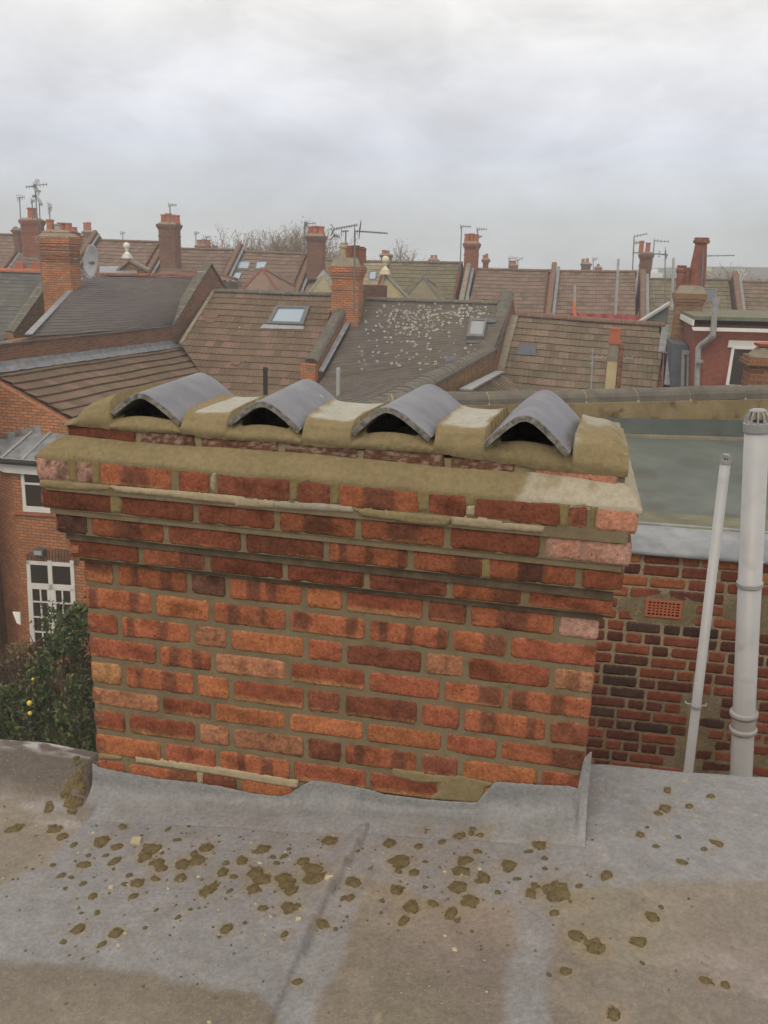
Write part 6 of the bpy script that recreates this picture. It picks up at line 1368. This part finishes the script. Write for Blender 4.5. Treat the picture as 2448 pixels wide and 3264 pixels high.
m_.hexa([Wp(s_l, -.02, -9), Wp(s_r, -.02, -9), Wp(s_r, -2.5, -9), Wp(s_l, -2.5, -9), Wp(s_l, -.02, .0), Wp(s_r, -.02, .0), Wp(s_r, -2.5, .0), Wp(s_l, -2.5, .0)]); m_.hexa([Wp(s_l, 0, -9), Wp(s_r, 0, -9), Wp(s_r, -.02, -9), Wp(s_l, -.02, -9), Wp(s_l, 0, -2.15), Wp(s_r, 0, -2.15), Wp(s_r, -.02, -2.15), Wp(s_l, -.02, -2.15)]); m_.build('wall', M['darkb'], nb)
# terracotta air brick
m_ = MB(); hx, hz = .108, .036*1.55; cx, cz = as_, az; nxh, nzh = 8, 5; bw_ = 2*hx; bh_ = 2*hz; mx, mz = .016, .012; px_ = (bw_-2*mx)/nxh; pz_ = (bh_-2*mz)/nzh
def bar(x0, x1, z0, z1, n0, n1): m_.hexa([Wp(x0, n0, z0), Wp(x1, n0, z0), Wp(x1, n1, z0), Wp(x0, n1, z0), Wp(x0, n0, z1), Wp(x1, n0, z1), Wp(x1, n1, z1), Wp(x0, n1, z1)])
x0, x1, z0, z1 = cx-hx, cx+hx, cz-hz, cz+hz
bar(x0, x1, z0, z0+mz, .009, -.03); bar(x0, x1, z1-mz, z1, .009, -.03); bar(x0, x0+mx, z0+mz, z1-mz, .009, -.03); bar(x1-mx, x1, z0+mz, z1-mz, .009, -.03)
for i in range(1, nxh): xx = x0+mx+px_*i; bar(xx-.0045, xx+.0045, z0+mz, z1-mz, .0075, -.025)
for j in range(1, nzh): zz = z0+mz+pz_*j; bar(x0+mx, x1-mx, zz-.004, zz+.004, .0070, -.025)
ab = m_.build('air_brick', M['terra'], nb); m_ = MB(); bar(x0+.004, x1-.004, z0+.004, z1-.004, -.0065+.008, -.05) if False else bar(x0+.004, x1-.004, z0+.004, z1-.004, .0018, -.02); m_.build('vent_void', M['dark'], ab)
# lead edge, flat roof, upstand, render band, ridge tiles
tf = U(1379, 1139, Yf+.30); tr_ = U(1659, 1157, Yf+.19)
def lp(z_off, n): return [Wp(s_l, n, z_off), Wp(s_r, n, z_off)]
ltop = tf.z-la.z-slope*((tf-la).dot(hn)); nb_top = (tf-la).dot(nF_)
m_ = MB(); seg = 60; V = []; F = []
pf_ = [(.045, -.012), (.05, .0), (.035, .02), (-.05, .045), (nb_top, ltop), (nb_top-.1, ltop+.012)]
for i in range(seg+1):
    s = s_l+(s_r-s_l)*i/seg
    for (n, z) in pf_: V.append(Wp(s, n+.004*fn(s*4, n*9, 2), z+.003*fn(s*6, n*5, 4)))
k = len(pf_); F = [(i*k+j, (i+1)*k+j, (i+1)*k+j+1, i*k+j+1) for i in range(seg) for j in range(k-1)]; m_.add(V, F); le = m_.build('lead_edge', M['lead'], nb, smooth=True)
m_ = MB()
for s in (.72, 1.35, -.1):
    m_.hexa([Wp(s, .052, -.008), Wp(s+.012, .052, -.008), Wp(s+.012, nb_top, ltop-.01), Wp(s, nb_top, ltop-.01), Wp(s, .058, .004), Wp(s+.012, .058, .004), Wp(s+.012, nb_top, ltop+.012), Wp(s, nb_top, ltop+.012)])
m_.build('lead_lap', M['lead_d'], le)
rear_l, rear_r = U(1340, 942, 7.6), U(1659, 950, 7.9); fl0, fl1 = Wp(s_l, nb_top-.05, ltop-.004), Wp(s_r, nb_top-.05, ltop-.004)
hd2 = (rear_r-rear_l)/((rear_r-rear_l).dot(hn)); r0 = rear_l+hd2*(s_l-(rear_l-la).dot(hn)); r1 = rear_l+hd2*(s_r+.6-(rear_l-la).dot(hn))
m_ = MB(); V = []; F = []; nu, nv = 60, 50
for j in range(nv+1):
    for i in range(nu+1): a = fl0.lerp(fl1, i/nu); b = r0.lerp(r1, i/nu); p = a.lerp(b, j/nv); V.append(p+ZX*(.012*fn(i*.07, j*.22, 5)+.004*fn(i*.4, j*.5, 6)))
F = [(j*(nu+1)+i, j*(nu+1)+i+1, (j+1)*(nu+1)+i+1, (j+1)*(nu+1)+i) for j in range(nv) for i in range(nu)]; m_.add(V, F); m_.build('felt_roof', M['flatroof'], nb, smooth=True)
m_ = MB(); m_.prism([fl0+ZX*.006, fl1+ZX*.006, fl1.lerp(r1, .10)+ZX*.012, fl0.lerp(r0, .10)+ZX*.012], ZX*.006); m_.build('moss_strip', M['mossy'], nb)
def strip(l0, l1, r0_, r1_, name, mat, th, parent=nb):   # l0->l1 bottom line, r0->r1 top line
    m_ = MB(); n = (l1-l0).cross(r0_-l0).normalized(); n = n if n.dot(NX) > 0 else -n; k = 40; V = []; F = []
    for i in range(k+1):
        t = i/k; a, b = l0.lerp(l1, t), r0_.lerp(r1_, t); V += [a+n*(.004*fn(t*20, 1, 3)), b+n*(.004*fn(t*20, 2, 3))+ZX*.008*fn(t*26, 4, 3), b-n*th, a-n*th]
    for i in range(k):
        for j in range(4): F.append((i*4+j, (i+1)*4+j, (i+1)*4+(j+1) % 4, i*4+(j+1) % 4))
    m_.add(V, F); return m_.build(name, M[mat], parent)
RV = Pl(rear_l, (Vector((hd2.y, -hd2.x, 0))).normalized()); h_ = RV.hit
strip(h_(900, 924), h_(1900, 955), h_(900, 898), h_(1900, 912), 'felt_upstand', 'flatroof', .02)
m_ = MB(); a, b = h_(900, 928)+NX*.03, h_(1900, 958)+NX*.03; rail(m_, a, b, .05, .025, .02); m_.build('timber_fillet', M['cement'], nb)
RV2 = Pl(rear_l-RV.n*.03, RV.n); h2_ = RV2.hit; strip(h2_(850, 915), h2_(1900, 918), h2_(850, 880), h2_(1900, 858), 'render_band', 'rendery', .12)
# ridge tiles, one by one
rt = empty('parapet_coping', h2_(1300, 860), 'row of long dark grey ridge tiles capping the wall behind the flat roof', 'ridge tiles'); RV3 = Pl(rear_l-RV.n*.08, RV.n); h3_ = RV3.hit
X_ = [850, 949, 1056, 1161, 1266, 1377, 1490, 1608, 1725, 1840]; yt = lambda x: 850-.024*(x-949); yb = lambda x: 877-.023*(x-949)
mj = MB()
for i in range(len(X_)-1):
    m_ = MB(); a, b = h3_(X_[i]+1.2, yb(X_[i])), h3_(X_[i+1]-1.2, yb(X_[i+1])); t = h3_(X_[i], yt(X_[i])); H_ = (t.z-h3_(X_[i], yb(X_[i])).z)*.93; n = RV.n; V = []; kk = 9; j0, j1 = random.uniform(-.008, .008), random.uniform(-.004, .010)
    for p, jj in ((a, j0), (b, j1)):
        for th_ in (0, .022):
            for q in range(kk): an = PI*q/(kk-1); w_ = .13-th_; hh_ = H_*(math.sin(an)**.75)-(th_ if 0 < q < kk-1 else 0); V.append(p-n*.11+n*(w_*math.cos(an)*1.0)+ZX*(hh_+jj))
    F = []
    for q in range(kk-1): F += [(q, q+1, 2*kk+q+1, 2*kk+q), (kk+q+1, kk+q, 3*kk+q, 3*kk+q+1), (q+1, q, kk+q, kk+q+1), (2*kk+q, 2*kk+q+1, 3*kk+q+1, 3*kk+q)]
    F += [(0, 2*kk, 3*kk, kk), (kk-1, 2*kk-1, 4*kk-1, 3*kk-1)]
    m_.add(V, F); m_.build('ridge_tile', M['cope'], rt)
    d_ = (b-a).normalized(); c = a-d_*.012-n*.11; pr_ = [(c+n*(.122*math.cos(PI*q/8))+ZX*(H_*math.sin(PI*q/8)**.75-.004)) for q in range(9)]; mj.prism(pr_+[pr_[-1]-ZX*.03, pr_[0]-ZX*.03], d_*.016)
    if i: q = c+n*.135; mj.lathe(q-ZX*.035, [(.012, 0), (.018, .02), (.010, .05)], 7)
mj.build('mortar_joint', M['mortar_old'], rt)
m_ = MB(); a, b = h3_(850, 900), h3_(1900, 895); far_ = -RV.n*3.0-ZX*2.6; m_.prism([a+ZX*.15-RV.n*.2, b+ZX*.15-RV.n*.2, b+far_, a+far_], -ZX*.1); m_.build('roof', M['brown2'], nb)
# ---------------------------------------------------------------- the two plastic pipes
def pipe(x0, y0, x1, y1, wpx, Y, label, capH, fit, group=None):
    t, b = U(x0, y0, Y), U(x1, y1, Y); d = (b-t).normalized(); r = wpx/2/(FOC/K)*((t.length+b.length)/2)*.985; root = empty('plastic_vent_pipe', b, label, 'vent pipe'); ax = -d
    m_ = MB(); m_.tube([t, b+d*3.2], r, 28); m_.build('pipe', M['pvc'], root, smooth=True, uv=False)
    s1 = ax.cross(Vector((1, .2, 0))).normalized(); s2_ = ax.cross(s1); cp = MB(); cp.lathe(t-ax*r*.1, [(r*1.03, -r*.0), (r*1.12, 0), (r*1.12, r*.72), (r*1.0, r*.80), (r*.6, r*.8)], 28, ax=ax); n = 12; top = t+ax*(r*.7)
    for i in range(n):
        a = 2*PI*i/n; o_ = s1*math.cos(a)+s2_*math.sin(a); tt = s1*-math.sin(a)+s2_*math.cos(a); p0_, p1_, p2_a = top+o_*r*1.0, top+o_*r*.90+ax*r*.55, top+o_*r*.62+ax*r*.98; cp.tube([p0_, p1_, p2_a], [r*.095, r*.085, r*.08], 6)
    cp.lathe(top+ax*r*.93, [(r*.70, 0), (r*.70, r*.06), (r*.5, r*.17), (r*.1, r*.22)], 24, ax=ax); cp.build('vent_cap', M['pvcd'], root, smooth=False, uv=False); inr = MB(); inr.lathe(top-ax*r*.2, [(r*.55, 0), (r*.5, r*.3)], 16, ax=ax); inr.build('vent_void', M['dark'], root, uv=False)
    for (py0, py1, k_, mt) in fit:
        f0, f1 = (py0-y0)/(y1-y0), (py1-y0)/(y1-y0); A, B = t.lerp(b, f0), t.lerp(b, f1); c_ = MB(); L2 = (B-A).length
        if k_ == 'ring': c_.lathe(B, [(r*1.0, 0), (r*1.13, L2*.1), (r*1.13, L2*.9), (r*1.0, L2)], 28, ax=ax)
        elif k_ == 'coupling': c_.lathe(B, [(r*1.02, 0), (r*1.24, 0), (r*1.26, L2*.10), (r*1.22, L2*.16), (r*1.10, L2*.2), (r*1.10, L2*.72), (r*1.22, L2*.8), (r*1.28, L2*.88), (r*1.24, L2), (r*1.02, L2)], 28, ax=ax)
        else:
            c_.lathe(B, [(r*1.0, 0), (r*1.14, 0), (r*1.14, L2), (r*1.0, L2)], 24, ax=ax)
            for sg in (-1, 1): c_.tube([A+EX*sg*r*1.1, A+EX*sg*r*2.0-NX*r*.2, A+EX*sg*r*2.1-NX*r*1.0], r*.22, 6)
        c_.build({'ring': 'collar', 'coupling': 'coupling', 'clip': 'pipe_clip'}[k_], M['pvcd' if k_ != 'coupling' else 'pvcm'], root, smooth=False, uv=False)
M['pvcm'] = m_flat('coupling_grey_plastic', (.36, .36, .35), .5, .4)
pipe(1635, 929, 1600, 1690, 44, 4.35, 'thick grey plastic vent pipe with slotted cap at the right edge', 1, [(1235, 1244, 'ring', 0), (1522, 1566, 'coupling', 0)])
pipe(1567, 1000, 1484, 1690, 19.5, 4.35, 'thin leaning grey plastic pipe with small slotted cap left of the thick one', 1, [(1509, 1515, 'clip', 0)])
# ================================================================== air
hz = MB(); hz.hexa([(-420, -60, -11.4), (420, -60, -11.4), (420, 345, -11.4), (-420, 345, -11.4), (-420, -60, 16), (420, -60, 16), (420, 345, 16), (-420, 345, 16)])
HM = bpy.data.materials.new('air'); HM.use_nodes = True; nt = HM.node_tree; nt.nodes.clear(); o_ = nt.nodes.new('ShaderNodeOutputMaterial'); v_ = nt.nodes.new('ShaderNodeVolumePrincipled'); v_.inputs['Density'].default_value = .0033; v_.inputs['Color'].default_value = (.93, .97, 1.0, 1); v_.inputs['Anisotropy'].default_value = .2; nt.links.new(v_.outputs[0], o_.inputs['Volume'])
tag(hz.build('haze', HM, uv=False), 'thin damp haze filling the air over the rooftops', 'haze', kind='stuff')
